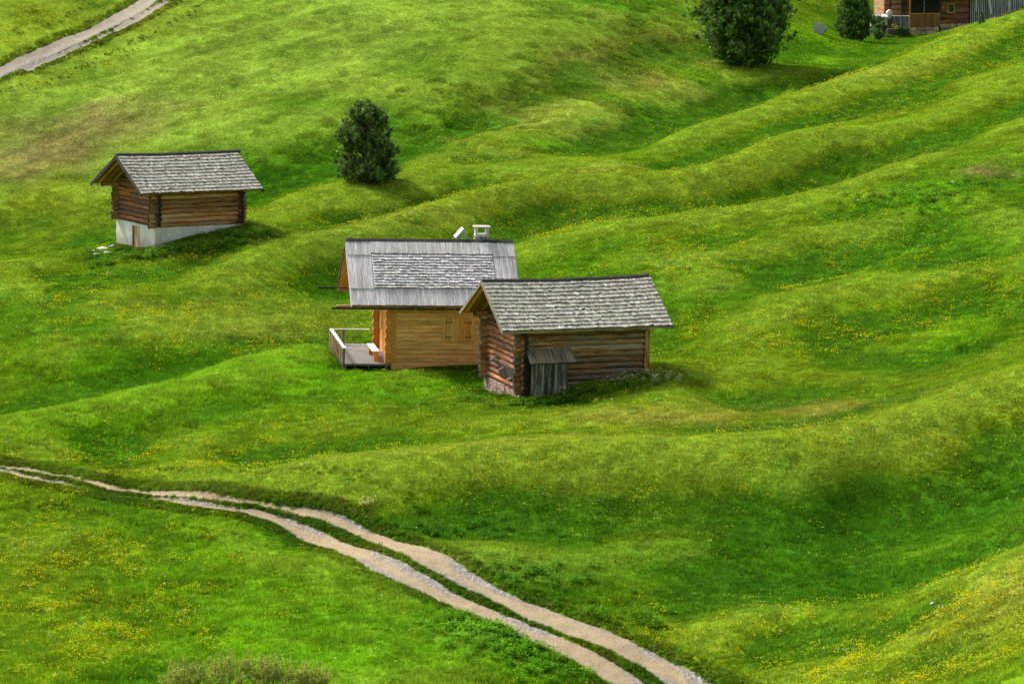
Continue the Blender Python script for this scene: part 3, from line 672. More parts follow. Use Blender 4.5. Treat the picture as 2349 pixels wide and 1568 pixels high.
f_ = MB(); log_wall_x(f_, 0, L3, .10, z3-.06, 2.92, r3, .34, .36, .0); f_.build('front_wall', M['log'], b3)
f_ = MB(); log_wall_x(f_, 0, L3, D3-.10, z3-.06, 2.92, r3, .34, .36, .0); f_.build('back_wall', M['log'], b3)
f_ = MB(); log_wall_y(f_, 0, D3, .10, z3, 3.0, r3, .36, .34, .05, (RY3, RZ3-.15, sl3)); f_.build('gable_wall', M['log_red'], b3)
f_ = MB(); log_wall_y(f_, 0, D3, L3-.10, z3, 3.0, r3, .36, .34, .05, (RY3, RZ3-.15, sl3)); f_.build('gable_wall', M['log_red'], b3)
mb_ = MB(); mb_.bx(.14, L3-.14, .14, D3-.14, BH+.002, 2.95, 0); mb_.build('gap_shade', M['dark'], b3)  # added black box: shade in the log gaps put in as colour
xa, xb = -1.25, L3+.98
rf = MB()
for ye in (-OH3, D3+OH3):
    d, n, Ls = slope_frame(ye, EZ3, RY3, RZ3); x = xa+.03
    while x < xb-.03:
        w_ = min(random.uniform(.14,.2), xb-.03-x); rf.box(vec(x, ye, EZ3)-n*.04, d*Ls, vec(w_-.004,0,0), n*.025); x += w_
roof = rf.build('roof', M['soffit'], b3)
for ye in (-OH3, D3+OH3):
    sh = MB(); shingles(sh, xa, xb, ye, EZ3, RY3, RZ3, 12, .15 if ye < 0 else .25, .4, .026, .055, jit=.012, sag=.02); sh.build('shingles', M['shingle'], roof)
rc = MB(); d, n, Ls = slope_frame(-OH3, EZ3, RY3, RZ3)
for x in np.arange(xa, xb-.02, .3):
    rc.box(vec(x, RY3, RZ3)+n*.05-d*.05, d*(.18+random.uniform(0,.03)), vec(.3,0,0), n*.03, rn=random.random()*.5); rc.box(vec(x, RY3+.16, RZ3-.07), vec(0,-.2,.12), vec(.3,0,0), n*.03, rn=.2)
rc.build('ridge_cap', M['board_dark'], roof)
for x in (xa-.035, xb-.005):
    for ye in (-OH3, D3+OH3): bargeboard(b3, x, ye, EZ3, RY3, RZ3, .19, .04, M['board_dark'])
for i, x in enumerate(list(np.linspace(-.9, L3+.75, 9))):
    for ye in (-OH3, D3+OH3):
        d, n, Ls = slope_frame(ye, EZ3, RY3, RZ3); rt = MB(); p0 = vec(x, ye, EZ3)+d*.10-n*.11; rt.log(p0, p0+d*(Ls-.2), .065, 8, 0, rn=random.uniform(.6,1.)); 
        rt.en[1] = rt.en[1]*0; rt.build('rafter', M['log'] , b3)
for yy in (.10, D3-.10):
    ts_ = MB(); ts_.log((-1.0, yy, 2.98), (L3+.8, yy, 2.98), .12, rn=.6); ts_.build('wall_plate', M['log'], b3)

sag_roof(b3, -1.3, L3+1, 2.8, .05, 14)
# ================================================================== farmhouse cut by the top of the frame
b4 = thing('farmhouse', 'dark timber farmhouse with veranda and rubble base, cut off by the top edge', 'house', anchor(2068, 75, 328), rad(10), 0.)
k4 = 29.0  # photograph pixels per metre here
L4 = 5.6
foot(b4, -.8, 10, -.6, 5)
def q4(px): return (px-2068)/k4/.985
w_ = MB(); squared(w_, 3.15, L4, .6, .8, .5, 3.6, 0, .2); w_.build('front_wall', M['log_red'], b4, label='brown timber wall with the small window'); 
w_ = MB(); squared(w_, -.75, 3.1, 2.2, 2.4, -.3, 4.2, 0, .22, ext=(.15,0)); w_.build('porch_back_wall', M['log'], b4)
e_ = MB(); z = 1.3
while z < 4.2: e_.bx(-.95+random.uniform(-.03,.03), -.5, 1.9, 2.15, z+.006, z+.21, 0, rn=random.uniform(.5,1)); z += .22
e_.build('corner_logs', M['log_red'], b4)
w_ = MB(); squared(w_, -.4, .35, 1.55, 1.75, -.2, 3.9, 0, .22); w_.build('side_wall', M['log_grey'], b4)
w_ = MB(); squared(w_, L4-.2, L4, .8, 6., .3, 4., 1, .2); w_.bx(-.7, L4, 5.8, 6., 0, 4.2, 0); w_.bx(-.7,-.5,2.4,5.8,0,4.2,1); w_.build('rear_walls', M['log'], b4)
st_ = MB(); stones(st_, .7, 3.0, .0, .1, -.35, .42, .55, 'y-', .03); stones(st_, 3.15, 5.4, .3, .4, -.2, .6, .55, 'y-', .03); st_.build('rubble_base', M['stone_or'], b4)
st_ = MB(); st_.bx(.68, 3.05, .03, 2.2, -1.2, .40, 0); st_.bx(3.05, 5.45, .36, 2.2, -1.2, .55, 0); st_.build('base_core', M['mortar_dk'], b4)
pp = MB(); x = .72
while x < 2.98: pp.bx(x+.006, x+.154, 0.0, .03, .44, 1.42, 2); x += .16
pp.build('porch_boards', M['soffit'], b4); pp = MB(); pp.bx(.66, 3.04, -.05, .08, 1.425, 1.48, 0, rn=.9); pp.build('porch_rail', M['pine_or'], b4)
for x in (.62, 1.78, 2.98):
    p_ = MB(); p_.bx(x, x+(.1 if x != 1.78 else .05), .04, .14, 1.49 if x == 1.78 else -.2, 2.75, 2, rn=.5); p_.build('porch_post', M['log'] if x < 2 else M['board_dark'], b4)
sc2 = MB(); sc2.bx(.74, 2.96, .16, .18, 1.5, 2.7, 0); sc2.build('porch_screen', M['dark'], b4)
wf = MB(); X0, X1, Z0, Z1 = 3.88, 4.42, 1.5, 2.2; wf.bx(X0, X0+.07, .56, .597, Z0, Z1, 2, rn=1.); wf.bx(X1-.07, X1, .56, .597, Z0, Z1, 2, rn=1.); wf.bx(X0+.071, X1-.071, .56, .597, Z1-.07, Z1, 0, rn=1.); wf.bx(X0-.06, X1+.08, .53, .597, Z0-.07, Z0-.002, 0, rn=1.)
wf = wf.build('window_frame', M['pine_or'], b4); gl = MB(); gl.bx(X0+.072, X1-.072, .575, .59, Z0+.002, Z1-.072, 0); gl.build('pane', M['glass'], wf)
s_ = MB(); [s_.bx(3.35+.16*i, 3.5+.16*i, .555, .597, 1.52, 2.2, 2, rn=.8) for i in range(3)]; s_.build('shutter', M['log_red'], b4)
s_ = MB(); s_.bx(3.38, 3.52, .54, .553, 1.82, 1.92, 0); s_.build('notice', M['plaster'], b4)
# roof over the veranda
rf = MB(); d, n, Ls = slope_frame(-.35, 2.98, 3.2, 5.3); x = .1
while x < 6.6: rf.box(vec(x, -.35, 2.98)-n*.05, d*Ls, vec(.19,0,0), n*.04); x += .195
d2, n2, Ls2 = slope_frame(6.7, 2.98, 3.2, 5.3); rf.box(vec(.1, 6.7, 2.98), d2*Ls2, vec(6.5,0,0), n2*.05)
roof = rf.build('roof', M['soffit'], b4); sh = MB(); shingles(sh, .05, 6.7, -.35, 2.98, 3.2, 5.3, 16, .2, .3, .035, .05, jit=.02, sag=.03); sh.build('shingles', M['shingle'], roof)
ef = MB(); ef.bx(0., 6.7, -.40, -.36, 2.72, 2.96, 0, rn=.2); ef.build('fascia', M['board_dark'], b4)
g_ = MB(); g_.log((.0, -.5, 2.74), (5.75, -.5, 2.76), .085, 10, 0); g_.build('gutter', M['metal'], b4)
# striped shed on the right
an = MB(); x = 5.8
while x < 10.5: an.bx(x+.02, x+.10, .95, 1.0, .3, 3.6, 2, rn=random.random()); x += .16
an.build('shed_slats', M['board_grey'], b4); an = MB(); an.bx(5.7, 10.6, 1.02, 3.2, -1, 3.62, 2); an.build('shed_wall', M['dark'], b4)
an = MB(); an.bx(5.6, 10.7, .6, 3.3, 3.64, 3.74, 0); an.build('shed_roof', M['board_dark'], b4)
an = MB(); an.log((8.95, .7, .5), (8.9, .7, 3.6), .13, 10, .02); an.build('shed_post', M['plaster'], b4)
an = MB(); an.box(vec(7.0,.6,3.6), vec(.35,-.05,-2.3), vec(.18,0,0), vec(0,.04,0), rn=.95); an.box(vec(6.15,.6,3.6), vec(.0,-.02,-2.1), vec(.12,0,0), vec(0,.04,0), rn=.9); an.build('leaning_board', M['shingle_new'], b4)
# terrace: plank fence and pillar wall beside the house
tf = thing('plank_fence', 'weathered grey plank fence between the pillar wall and the veranda', 'fence', anchor(2035, 75, 327), rad(2), 0)
f_ = MB(); x = 0
while x < 1.62: f_.bx(x+.006, x+.148, 0, .03, .3+random.uniform(0,.03), 1.26, 2); x += .155
f_.build('planks', M['board_lean'], tf); f_ = MB(); f_.bx(-.05, 1.7, -.05, .08, 1.262, 1.31, 0, rn=.8); f_.build('top_rail', M['board_grey'], tf)
f_ = MB(); f_.bx(0, 1.65, .05, .3, -.8, .27, 0); f_.build('sill', M['mortar_dk'], tf)
pw = thing('stone_wall', 'short grey stone pillar wall capped with pale slabs beside the round bush', 'wall', anchor(1998, 81, 325), rad(2), 0)
f_ = MB(); f_.bx(.03, 1.2, .04, 1.6, -.8, 1.30, 0); f_.build('core', M['mortar'], pw)
f_ = MB(); stones(f_, 0, 1.22, .02, .1, -.4, 1.3, .3, 'y-'); stones(f_, 0.02,.1, 0.02, 1.6, -.4, 1.3, .3, 'x-'); f_.build('stone_facing', M['stone_pale'], pw)
f_ = MB(); f_.bx(-.15, .5, -.1, 1.7, 1.31, 1.37, 0, rn=.9, jit=.01); f_.bx(.2, 1.3, -.05, 1.6, 1.375, 1.46, 0, rn=1, jit=.012); f_.build('cap_slabs', M['plaster'], pw)
# wrapped bundle on the wall
def blob(name, r, mat, seed, sq=(1,1,1), parent=None, flat=0.):
    bmv = []; nu, nv = 14, 9
    for j in range(nv+1):
        for i in range(nu):
            a = i*2*math.pi/nu; b = -math.pi/2+math.pi*j/nv; p = vec(math.cos(a)*math.cos(b), math.sin(a)*math.cos(b), math.sin(b))
            k = 1+.5*(float(fbm(np.array(p[0]*1.6+seed), np.array(p[1]*1.6+p[2]*1.3), seed, 3))-.5)*1.2
            q = p*r*k*np.array(sq); bmv.append(q)
    f = [(j*nu+i, j*nu+(i+1)%nu, (j+1)*nu+(i+1)%nu, (j+1)*nu+i) for j in range(nv) for i in range(nu)]
    mb = MB(); mb.add(np.array(bmv), f, smooth=False); return mb.build(name, mat, parent)
bo = blob('cloth_bundle', .33, M['cream'], 3, (.8,.7,1.1)); bo.location = anchor(2038, 32.5, 326); tag(bo, 'crumpled pale bundle lying on the terrace end by the dark log corner', 'bundle')
# grey disc with its rusty drum
x, y, z = at(1879, 65, 309); gz = float(hgt(x, y))
dc = thing('round_disc', 'round grey disc standing on edge in the grass with a rusty drum behind it', 'disc', (float(x), float(y), gz-.02), rad(-18), 0)
mb = MB(); R_ = .47; nseg = 40; ph = np.arange(nseg)*2*math.pi/nseg; ring = np.stack([R_*np.cos(ph), np.zeros(nseg), R_*np.sin(ph)+R_],1)
c0 = vec(0,-.03,R_+.0); V = np.concatenate([ring+vec(0,-.02,0), ring+vec(0,.03,0), [c0]]); f = [(i,(i+1)%nseg,2*nseg) for i in range(nseg)]+[(i,i+nseg,(i+1)%nseg+nseg,(i+1)%nseg) for i in range(nseg)]+[tuple(range(nseg,2*nseg))[::-1]]
mb.add(V, f, rn=.5); mb.build('disc_face', M['disc'], dc)
mb = MB(); mb.bx(-.012,.012,-.045,-.024,.45,.93,2,rn=1.); mb.build('seam', M['plaster'], dc)
mb = MB(); mb.log((-.05,-.05,.40),(-.05,-.12,.40),.03,8,0); mb.build('axle_stub', M['rust'], dc)
mb = MB(); mb.log((0,.04,.42),(.18,.85,.30),.24,20,0,taper=.15); mb.build('drum', M['rust'], dc)
# ------------------------------------------------------------------ ground colour (kinds of grass, where each grows, and relief shading painted in)
def zone(px, py, r):  # world centre and radius of a patch of meadow
    x, y, z = cast(px, py); return x, y, r
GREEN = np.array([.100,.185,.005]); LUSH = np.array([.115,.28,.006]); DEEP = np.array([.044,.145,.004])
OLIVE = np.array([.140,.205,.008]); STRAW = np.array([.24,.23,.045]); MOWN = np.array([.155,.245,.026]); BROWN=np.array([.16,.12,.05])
ZN = []
def Z(px, py, rx, ry, col, a=1.): 
    x, y, z = cast(px, py); ZN.append((x, y, rx, ry, np.array(col), a))
for q in [(150,80,9,12),(600,60,14,16),(1000,60,14,16),(300,260,12,12),(700,220,14,12),(1050,160,14,12),(450,330,12,7),(900,240,12,9),(100,350,8,9),(1300,40,10,12)]: Z(*q, MOWN, .85)
for q in [(60,50,5,9),(130,440,5,6)]: Z(*q, OLIVE, .8)
Z(150,330,4.5,3.5,BROWN,.75); Z(240,285,4,2.5,BROWN,.7); Z(60,365,4,2,BROWN,.5)
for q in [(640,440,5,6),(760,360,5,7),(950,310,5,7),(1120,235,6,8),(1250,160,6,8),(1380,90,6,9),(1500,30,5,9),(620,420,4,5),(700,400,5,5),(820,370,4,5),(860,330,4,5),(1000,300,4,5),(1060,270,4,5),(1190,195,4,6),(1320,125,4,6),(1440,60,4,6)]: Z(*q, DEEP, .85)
for q in [(350,860,7,4),(500,840,6,4),(650,830,6,4),(200,930,6,4),(780,860,5,4),(450,900,6,3),(900,855,4,3),(980,870,4,2.5),(80,985,5,3),(300,980,4,2.5)]: Z(*q, LUSH, .9)
for q in [(300,1540,9,4),(700,1500,9,4),(1100,1540,8,3),(500,1440,9,4),(900,1400,5,4),(400,1350,8,4),(250,1250,6,3)]: Z(*q, LUSH, .65)
for q in [(60,1500,5,6),(120,1350,5,5),(40,1280,4,4)]: Z(*q, OLIVE, .5)
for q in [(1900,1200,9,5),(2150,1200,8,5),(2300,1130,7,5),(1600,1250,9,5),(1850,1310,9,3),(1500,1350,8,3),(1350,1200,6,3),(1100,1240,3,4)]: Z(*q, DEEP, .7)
for q in [(1200,1120,8,3),(1600,1060,8,3),(1900,1010,8,3.5),(2200,930,8,4),(950,1060,5,2),(1500,990,9,3),(1800,900,8,4),(2100,830,7,4)]: Z(*q, OLIVE, .75)
for q in [(1700,960,5,1.6),(1850,955,4,1.5),(1600,975,4,1.4),(1400,1012,7,1.2),(900,1040,5,1.0),(2000,930,4,1.5)]: Z(*q, STRAW, .55)
for q in [(2100,1480,7,5),(2300,1400,6,5),(1900,1420,6,3),(2250,1540,6,4)]: Z(*q, OLIVE, .6)
Z(2330,1350,3,5,STRAW,.5)
for q in [(1300,500,9,6),(1700,400,7,4),(1850,340,6,4),(2050,260,7,6),(2200,190,7,6),(1500,440,8,4),(1150,460,7,4)]: Z(*q, OLIVE, .6)
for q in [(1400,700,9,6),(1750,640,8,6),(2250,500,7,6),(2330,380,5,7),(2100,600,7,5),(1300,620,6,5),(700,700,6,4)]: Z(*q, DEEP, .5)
for q in [(1250,250,5,4),(1350,190,5,4),(1450,140,5,5),(1120,320,4,4),(1550,120,4,4),(1500,190,4,3)]: Z(*q, STRAW, .65)
for q in [(1400,230,3,2),(1180,330,3,2),(1540,165,3,2),(2110,455,2.4,1.6),(2250,760,4,3)]: Z(*q, LUSH, .9)
for q in [(1500,280,8,3),(1750,200,8,3),(1300,330,5,2),(1450,345,8,2)]: Z(*q, DEEP, .45)
for q in [(500,740,6,3),(450,680,4,2),(750,540,4,2),(950,480,5,2),(1250,405,6,2),(2000,170,5,3)]: Z(*q, STRAW, .4)
for q in [(60,700,5,4),(100,750,6,4),(430,560,5,2.5)]: Z(*q, DEEP, .6)
Z(2215,415,1.5,1.2,BROWN,.9); Z(2130,345,1.2,.8,BROWN,.5)
for q in [(1880,90,7,9),(1800,120,5,5)]: Z(*q, LUSH, .6)
def tint(x, y):
    x = np.asarray(x, float); y = np.asarray(y, float)
    col = np.empty((len(x),3)); col[:] = GREEN
    wx = x + 3.5*(fbm(x/5, y/5, 61, 3)-.5)*2; wy = y + 5*(fbm(x/6, y/6, 71, 3)-.5)*2
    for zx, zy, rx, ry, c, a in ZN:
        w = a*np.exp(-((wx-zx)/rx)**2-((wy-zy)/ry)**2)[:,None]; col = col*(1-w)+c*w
    n1 = fbm(x/3.2+y*.08, y/4.5, 81, 4)[:,None]; n2 = fbm(x/.7, y/.9, 91, 4)[:,None]; n3 = fbm(x/12, y/12, 95, 3)[:,None]
    col = col*(1 + .3*(n1-.5) + .9*(n2-.5))
    mw = np.zeros(len(x))
    for zx, zy, rx, ry, c, a in ZN:
        if c is MOWN or np.allclose(c, MOWN): mw = np.maximum(mw, np.exp(-((x-zx)/rx)**2-((y-zy)/ry)**2))
    st = fbm((x+.9*y)/7, (y-.9*x)/1.1, 171, 4)[:,None]; col = col*(1+1.1*mw[:,None]*(st-.5))
    yl = sstep(.48, .75, n3); col = col*(1-.18*yl) + .18*yl*np.array([.15,.19,.015])*(.7+n2*.6)
    # relief shading put into the grass colour: pale drier humps, deep green hollows
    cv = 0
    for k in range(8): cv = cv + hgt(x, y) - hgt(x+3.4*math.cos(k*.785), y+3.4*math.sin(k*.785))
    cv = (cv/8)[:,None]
    hump_light = np.clip(cv*5.5-.16, 0, .7); hollow_shade = np.clip(-cv*5.0-.10, 0, .75)
    col = col*(1-hump_light)+hump_light*(col*.45+np.array([.22,.32,.03])*.6); col = col*(1-hollow_shade)+hollow_shade*np.array([.036,.125,.004])
    return np.clip(col*np.array([1.38,1.38,1.5]), .004, .7)

# ------------------------------------------------------------------ ground mesh
def grid_obj(name, X, Y, Zv, mat, cols):
    ny, nx = X.shape; v = np.stack([X, Y, Zv], -1).reshape(-1,3)
    i = np.arange(ny*nx).reshape(ny,nx); f = np.stack([i[:-1,:-1], i[:-1,1:], i[1:,1:], i[1:,:-1]], -1).reshape(-1,4)
    me = bpy.data.meshes.new(name); me.vertices.add(len(v)); me.vertices.foreach_set('co', v.astype(np.float32).ravel())
    me.loops.add(f.size); me.loops.foreach_set('vertex_index', f.astype(np.int32).ravel())
    me.polygons.add(len(f)); me.polygons.foreach_set('loop_start', np.arange(0, f.size, 4, dtype=np.int32)); me.polygons.foreach_set('loop_total', np.full(len(f), 4, np.int32))
    me.polygons.foreach_set('use_smooth', np.ones(len(f), bool)); me.update(calc_edges=True)
    if cols is not None:
        a = me.attributes.new('tint', 'FLOAT_VECTOR', 'POINT'); a.data.foreach_set('vector', cols.astype(np.float32).ravel())
    me.materials.append(mat); o = bpy.data.objects.new(name, me); C.objects.link(o); return o
m, nt, out = newmat('meadow_soil'); L = nt.links.new
t_ = attr(nt, 'tint').outputs['Vector']; geo = nd(nt, 'ShaderNodeNewGeometry'); pos = geo.outputs['Position']
n1 = noise(nt, pos, 1, 6, .7, (3,2.2,6)); n2 = noise(nt, pos, 1, 5, .7, (11,8,11))
c = mix(nt, 1., t_, ramp(nt, n1, [(.3,(.55,.55,.55)),(.7,(1.15,1.15,1.15))]).outputs[0], 'MULTIPLY')
c = mix(nt, ramp(nt, n2, [(.5,(0,0,0)),(.8,(.5,.5,.5))]).outputs[0], c, (.07,.06,.02))
b = nd(nt, 'ShaderNodeBsdfPrincipled'); L(c, b.inputs['Base Color']); b.inputs['Roughness'].default_value = 1; b.inputs['Specular IOR Level'].default_value = 0
bp = nd(nt, 'ShaderNodeBump'); bp.inputs['Strength'].default_value = .7; bp.inputs['Distance'].default_value = .08; L(n2, bp.inputs['Height']); L(bp.outputs[0], b.inputs['Normal'])
L(b.outputs[0], out.inputs[0]); M['ground'] = m
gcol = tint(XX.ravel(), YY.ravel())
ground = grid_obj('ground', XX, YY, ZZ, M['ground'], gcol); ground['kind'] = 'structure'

# ------------------------------------------------------------------ track surfaces
m, nt, out = newmat('gravel'); L = nt.links.new
pos = nd(nt, 'ShaderNodeNewGeometry').outputs['Position']; ed = attr(nt, 'edge').outputs['Fac']; wn = attr(nt, 'warm').outputs['Fac']
n1 = noise(nt, pos, 1, 5, .6, (1.6,1.2,1)); n2 = noise(nt, pos, 1, 4, .8, (14,10,10)); 
vo = nd(nt, 'ShaderNodeTexVoronoi'); L(pos, vo.inputs['Vector']); vo.inputs['Scale'].default_value = 13
stone_c = ramp(nt, vo.outputs['Color'], [(.15,(.10,.10,.11)),(.5,(.19,.18,.165)),(.85,(.36,.345,.32))]).outputs[0]
sand = mix(nt, wn, ramp(nt, n1, [(.3,(.17,.13,.075)),(.7,(.40,.32,.195))]).outputs[0], ramp(nt, n1, [(.3,(.24,.225,.205)),(.7,(.36,.34,.31))]).outputs[0])
sand = mix(nt, .5, sand, ramp(nt, n2, [(.38,(.11,.085,.055)),(.58,(.42,.34,.23))]).outputs[0])
mk = nd(nt, 'ShaderNodeMath', operation='ADD'); L(ed, mk.inputs[0]); L(n2, mk.inputs[1])
fac = ramp(nt, mk.outputs[0], [(.62,(0,0,0)),(.90,(.9,.9,.9))]).outputs[0]
c = mix(nt, fac, sand, stone_c)
b = nd(nt, 'ShaderNodeBsdfPrincipled'); L(c, b.inputs['Base Color']); b.inputs['Roughness'].default_value = .95; b.inputs['Specular IOR Level'].default_value = .1
bp = nd(nt, 'ShaderNodeBump'); bp.inputs['Strength'].default_value = .7; bp.inputs['Distance'].default_value = .04; L(n2, bp.inputs['Height']); L(bp.outputs[0], b.inputs['Normal'])
L(b.outputs[0], out.inputs[0]); M['gravel'] = m
def track(name, ks):
    V=[]; Fc=[]; E=[]; Wm=[]; n0=0; cols_ = 13
    for k in ks:
        p, w, nm = ruts[k]; n = len(p); tg = np.gradient(p, axis=0); tg /= np.linalg.norm(tg, axis=1)[:,None]; nr = np.stack([-tg[:,1], tg[:,0]],1)
        hw = rut_half(k, np.arange(n))+.09; u = np.linspace(-1, 1, cols_)
        q = p[:,None,:]+nr[:,None,:]*(hw[:,None]*u)[:,:,None]
        z0 = ZBh(q[...,0], q[...,1])
        rut = -.05-.05*np.exp(-(u/.55)**2)[None,:] + .03*(fbm(q[...,0]*2.2, q[...,1]*2.2, 33, 3)-.5) - .10*np.clip((abs(u)-.8)/.2,0,1)[None,:]
        V.append(np.concatenate([q, (z0+rut)[...,None]], -1).reshape(-1,3))
        i = np.arange(n*cols_).reshape(n,cols_)+n0; Fc.append(np.stack([i[:-1,:-1], i[:-1,1:], i[1:,1:], i[1:,:-1]], -1).reshape(-1,4)); n0 += n*cols_
        # loose stones lie on the outer side (uphill) and between the ruts
        side = u if nm in 'ab' else -u
        e = np.clip(abs(u)*.55 + .38*np.clip(side,0,1), 0, 1)[None,:]*(.35+1.1*sstep(.35,.7,vnoise(q[...,0]*.35,q[...,1]*.35,88)))*np.where(nm=='a', sstep(.35,.55,np.arange(n)/n), .75)[...,None]
        E.append((e+np.zeros((n,cols_))).ravel()); Wm.append(np.full(n*cols_, 1. if nm in 'cd' else 0.))
    v = np.concatenate(V); f = np.concatenate(Fc)
    me = bpy.data.meshes.new(name); me.from_pydata(v.tolist(), [], f.tolist())
    for nm, arr in (('edge', np.concatenate(E)), ('warm', np.concatenate(Wm))):
        a = me.attributes.new(nm, 'FLOAT', 'POINT'); a.data.foreach_set('value', arr.astype(np.float32))
    me.polygons.foreach_set('use_smooth', [True]*len(f)); me.materials.append(M['gravel']); me.update()
    o = bpy.data.objects.new(name, me); C.objects.link(o); o['kind'] = 'structure'; return o
def ZBh(x, y):
    global ZZ
    t = ZZ; ZZ = ZB
    r = hgt(x, y); ZZ = t; return r
track('path', [0,1]); track('road', [2,3])
# ------------------------------------------------------------------ grass, herbs and flowers (scattered as one mass each)
def leaf_mat(name, trans=.4, rough=.6, use_tint=True, col=(.1,.2,.02), var=.5, inst=True, gloss=.04):
    m, nt, out = newmat(name); L = nt.links.new
    rn = attr(nt, 'rn').outputs['Fac']
    br = nd(nt, 'ShaderNodeMapRange'); br.inputs[3].default_value = 1-var; br.inputs[4].default_value = 1+var; L(rn, br.inputs[0])
    cb = nd(nt, 'ShaderNodeCombineColor'); [L(br.outputs[0], cb.inputs[i]) for i in range(3)]
    base = attr(nt, 'tint', 'INSTANCER').outputs['Vector'] if use_tint else col
    c = mix(nt, 1., base, cb.outputs[0], 'MULTIPLY')
    d = nd(nt, 'ShaderNodeBsdfDiffuse'); t = nd(nt, 'ShaderNodeBsdfTranslucent'); g = nd(nt, 'ShaderNodeBsdfGlossy'); g.inputs['Roughness'].default_value = rough
    L(c, d.inputs[0]); ct = mix(nt, 1., c, (1.25,1.15,.6), 'MULTIPLY'); L(ct, t.inputs[0])
    a = nd(nt, 'ShaderNodeMixShader'); a.inputs[0].default_value = trans; L(d.outputs[0], a.inputs[1]); L(t.outputs[0], a.inputs[2])
    e = nd(nt, 'ShaderNodeMixShader'); e.inputs[0].default_value = gloss; L(a.outputs[0], e.inputs[1]); L(g.outputs[0], e.inputs[2]); L(e.outputs[0], out.inputs[0]); return m
M['blade'] = leaf_mat('grass_blade', .3, var=.35, gloss=.004)
protos = {}
def proto(name, V, Fc, R, mat):
    me = bpy.data.meshes.new(name); me.vertices.add(len(V)); me.vertices.foreach_set('co', V.astype(np.float32).ravel())
    n, k = Fc.shape; me.loops.add(n*k); me.loops.foreach_set('vertex_index', Fc.astype(np.int32).ravel()); me.polygons.add(n)
    me.polygons.foreach_set('loop_start', np.arange(0, n*k, k, dtype=np.int32)); me.polygons.foreach_set('loop_total', np.full(n, k, np.int32)); me.update(calc_edges=True)
    a = me.attributes.new('rn', 'FLOAT', 'POINT'); a.data.foreach_set('value', R.astype(np.float32)); me.materials.append(mat)
    return bpy.data.objects.new(name, me)
def blades(n, radius, h0, h1, wd, lean, disc=True):
    """n bent blades: two quads narrowing to a point, as triangles"""
    r = radius*np.sqrt(rng.random(n)); a = rng.random(n)*2*math.pi; bx_, by_ = r*np.cos(a), r*np.sin(a)
    h = h0+(h1-h0)*rng.random(n)**1.3; az_ = rng.random(n)*2*math.pi; ln = h*lean*rng.random(n); la = rng.random(n)*2*math.pi
    dx, dy = np.cos(az_)*wd/2, np.sin(az_)*wd/2; lx, ly = np.cos(la)*ln, np.sin(la)*ln
    w2 = wd*rng.uniform(.7,1.3,n)/wd
    P0 = np.stack([bx_-dx*w2, by_-dy*w2, np.full(n,-.08)],1); P1 = np.stack([bx_+dx*w2, by_+dy*w2, np.full(n,-.08)],1)
    P2 = np.stack([bx_-dx*w2*.8+lx*.35, by_-dy*w2*.8+ly*.35, h*.62],1); P3 = np.stack([bx_+dx*w2*.8+lx*.35, by_+dy*w2*.8+ly*.35, h*.62],1)
    P4 = np.stack([bx_+lx, by_+ly, h*rng.uniform(.85,1,n)],1)
    V = np.stack([P0,P1,P2,P3,P4],1).reshape(-1,3); i = (np.arange(n)*5)[:,None]
    Fc = np.concatenate([i+np.array([0,1,3]), i+np.array([0,3,2]), i+np.array([2,3,4])]); return V, Fc, np.repeat(rng.random(n), 5)
def leaves(n, radius, h0, h1, sz):
    r = radius*np.sqrt(rng.random(n)); a = rng.random(n)*2*math.pi; c = np.stack([r*np.cos(a), r*np.sin(a), h0+(h1-h0)*rng.random(n)],1)
    az_ = rng.random(n)*2*math.pi; u = np.stack([np.cos(az_), np.sin(az_), rng.uniform(-.3,.6,n)],1); w = np.stack([-np.sin(az_), np.cos(az_), rng.uniform(-.4,.4,n)],1)*.4
    s = sz*rng.uniform(.6,1.3,n)[:,None]; V = np.stack([c, c+u*s*.5+w*s, c+u*s, c+u*s*.5-w*s],1).reshape(-1,3)
    i = (np.arange(n)*4)[:,None]; Fc = np.concatenate([i+np.array([0,1,2]), i+np.array([0,2,3])]); return V, Fc, np.repeat(rng.random(n),4)
def join(*parts):
    V=[];Fc=[];R=[];n=0
    for v,f,r in parts: V.append(v);Fc.append(f+n);R.append(r);n+=len(v)
    return np.concatenate(V),np.concatenate(Fc),np.concatenate(R)
def coll(name, obs):
    c = bpy.data.collections.new(name)
    for o in obs: c.objects.link(o)
    return c
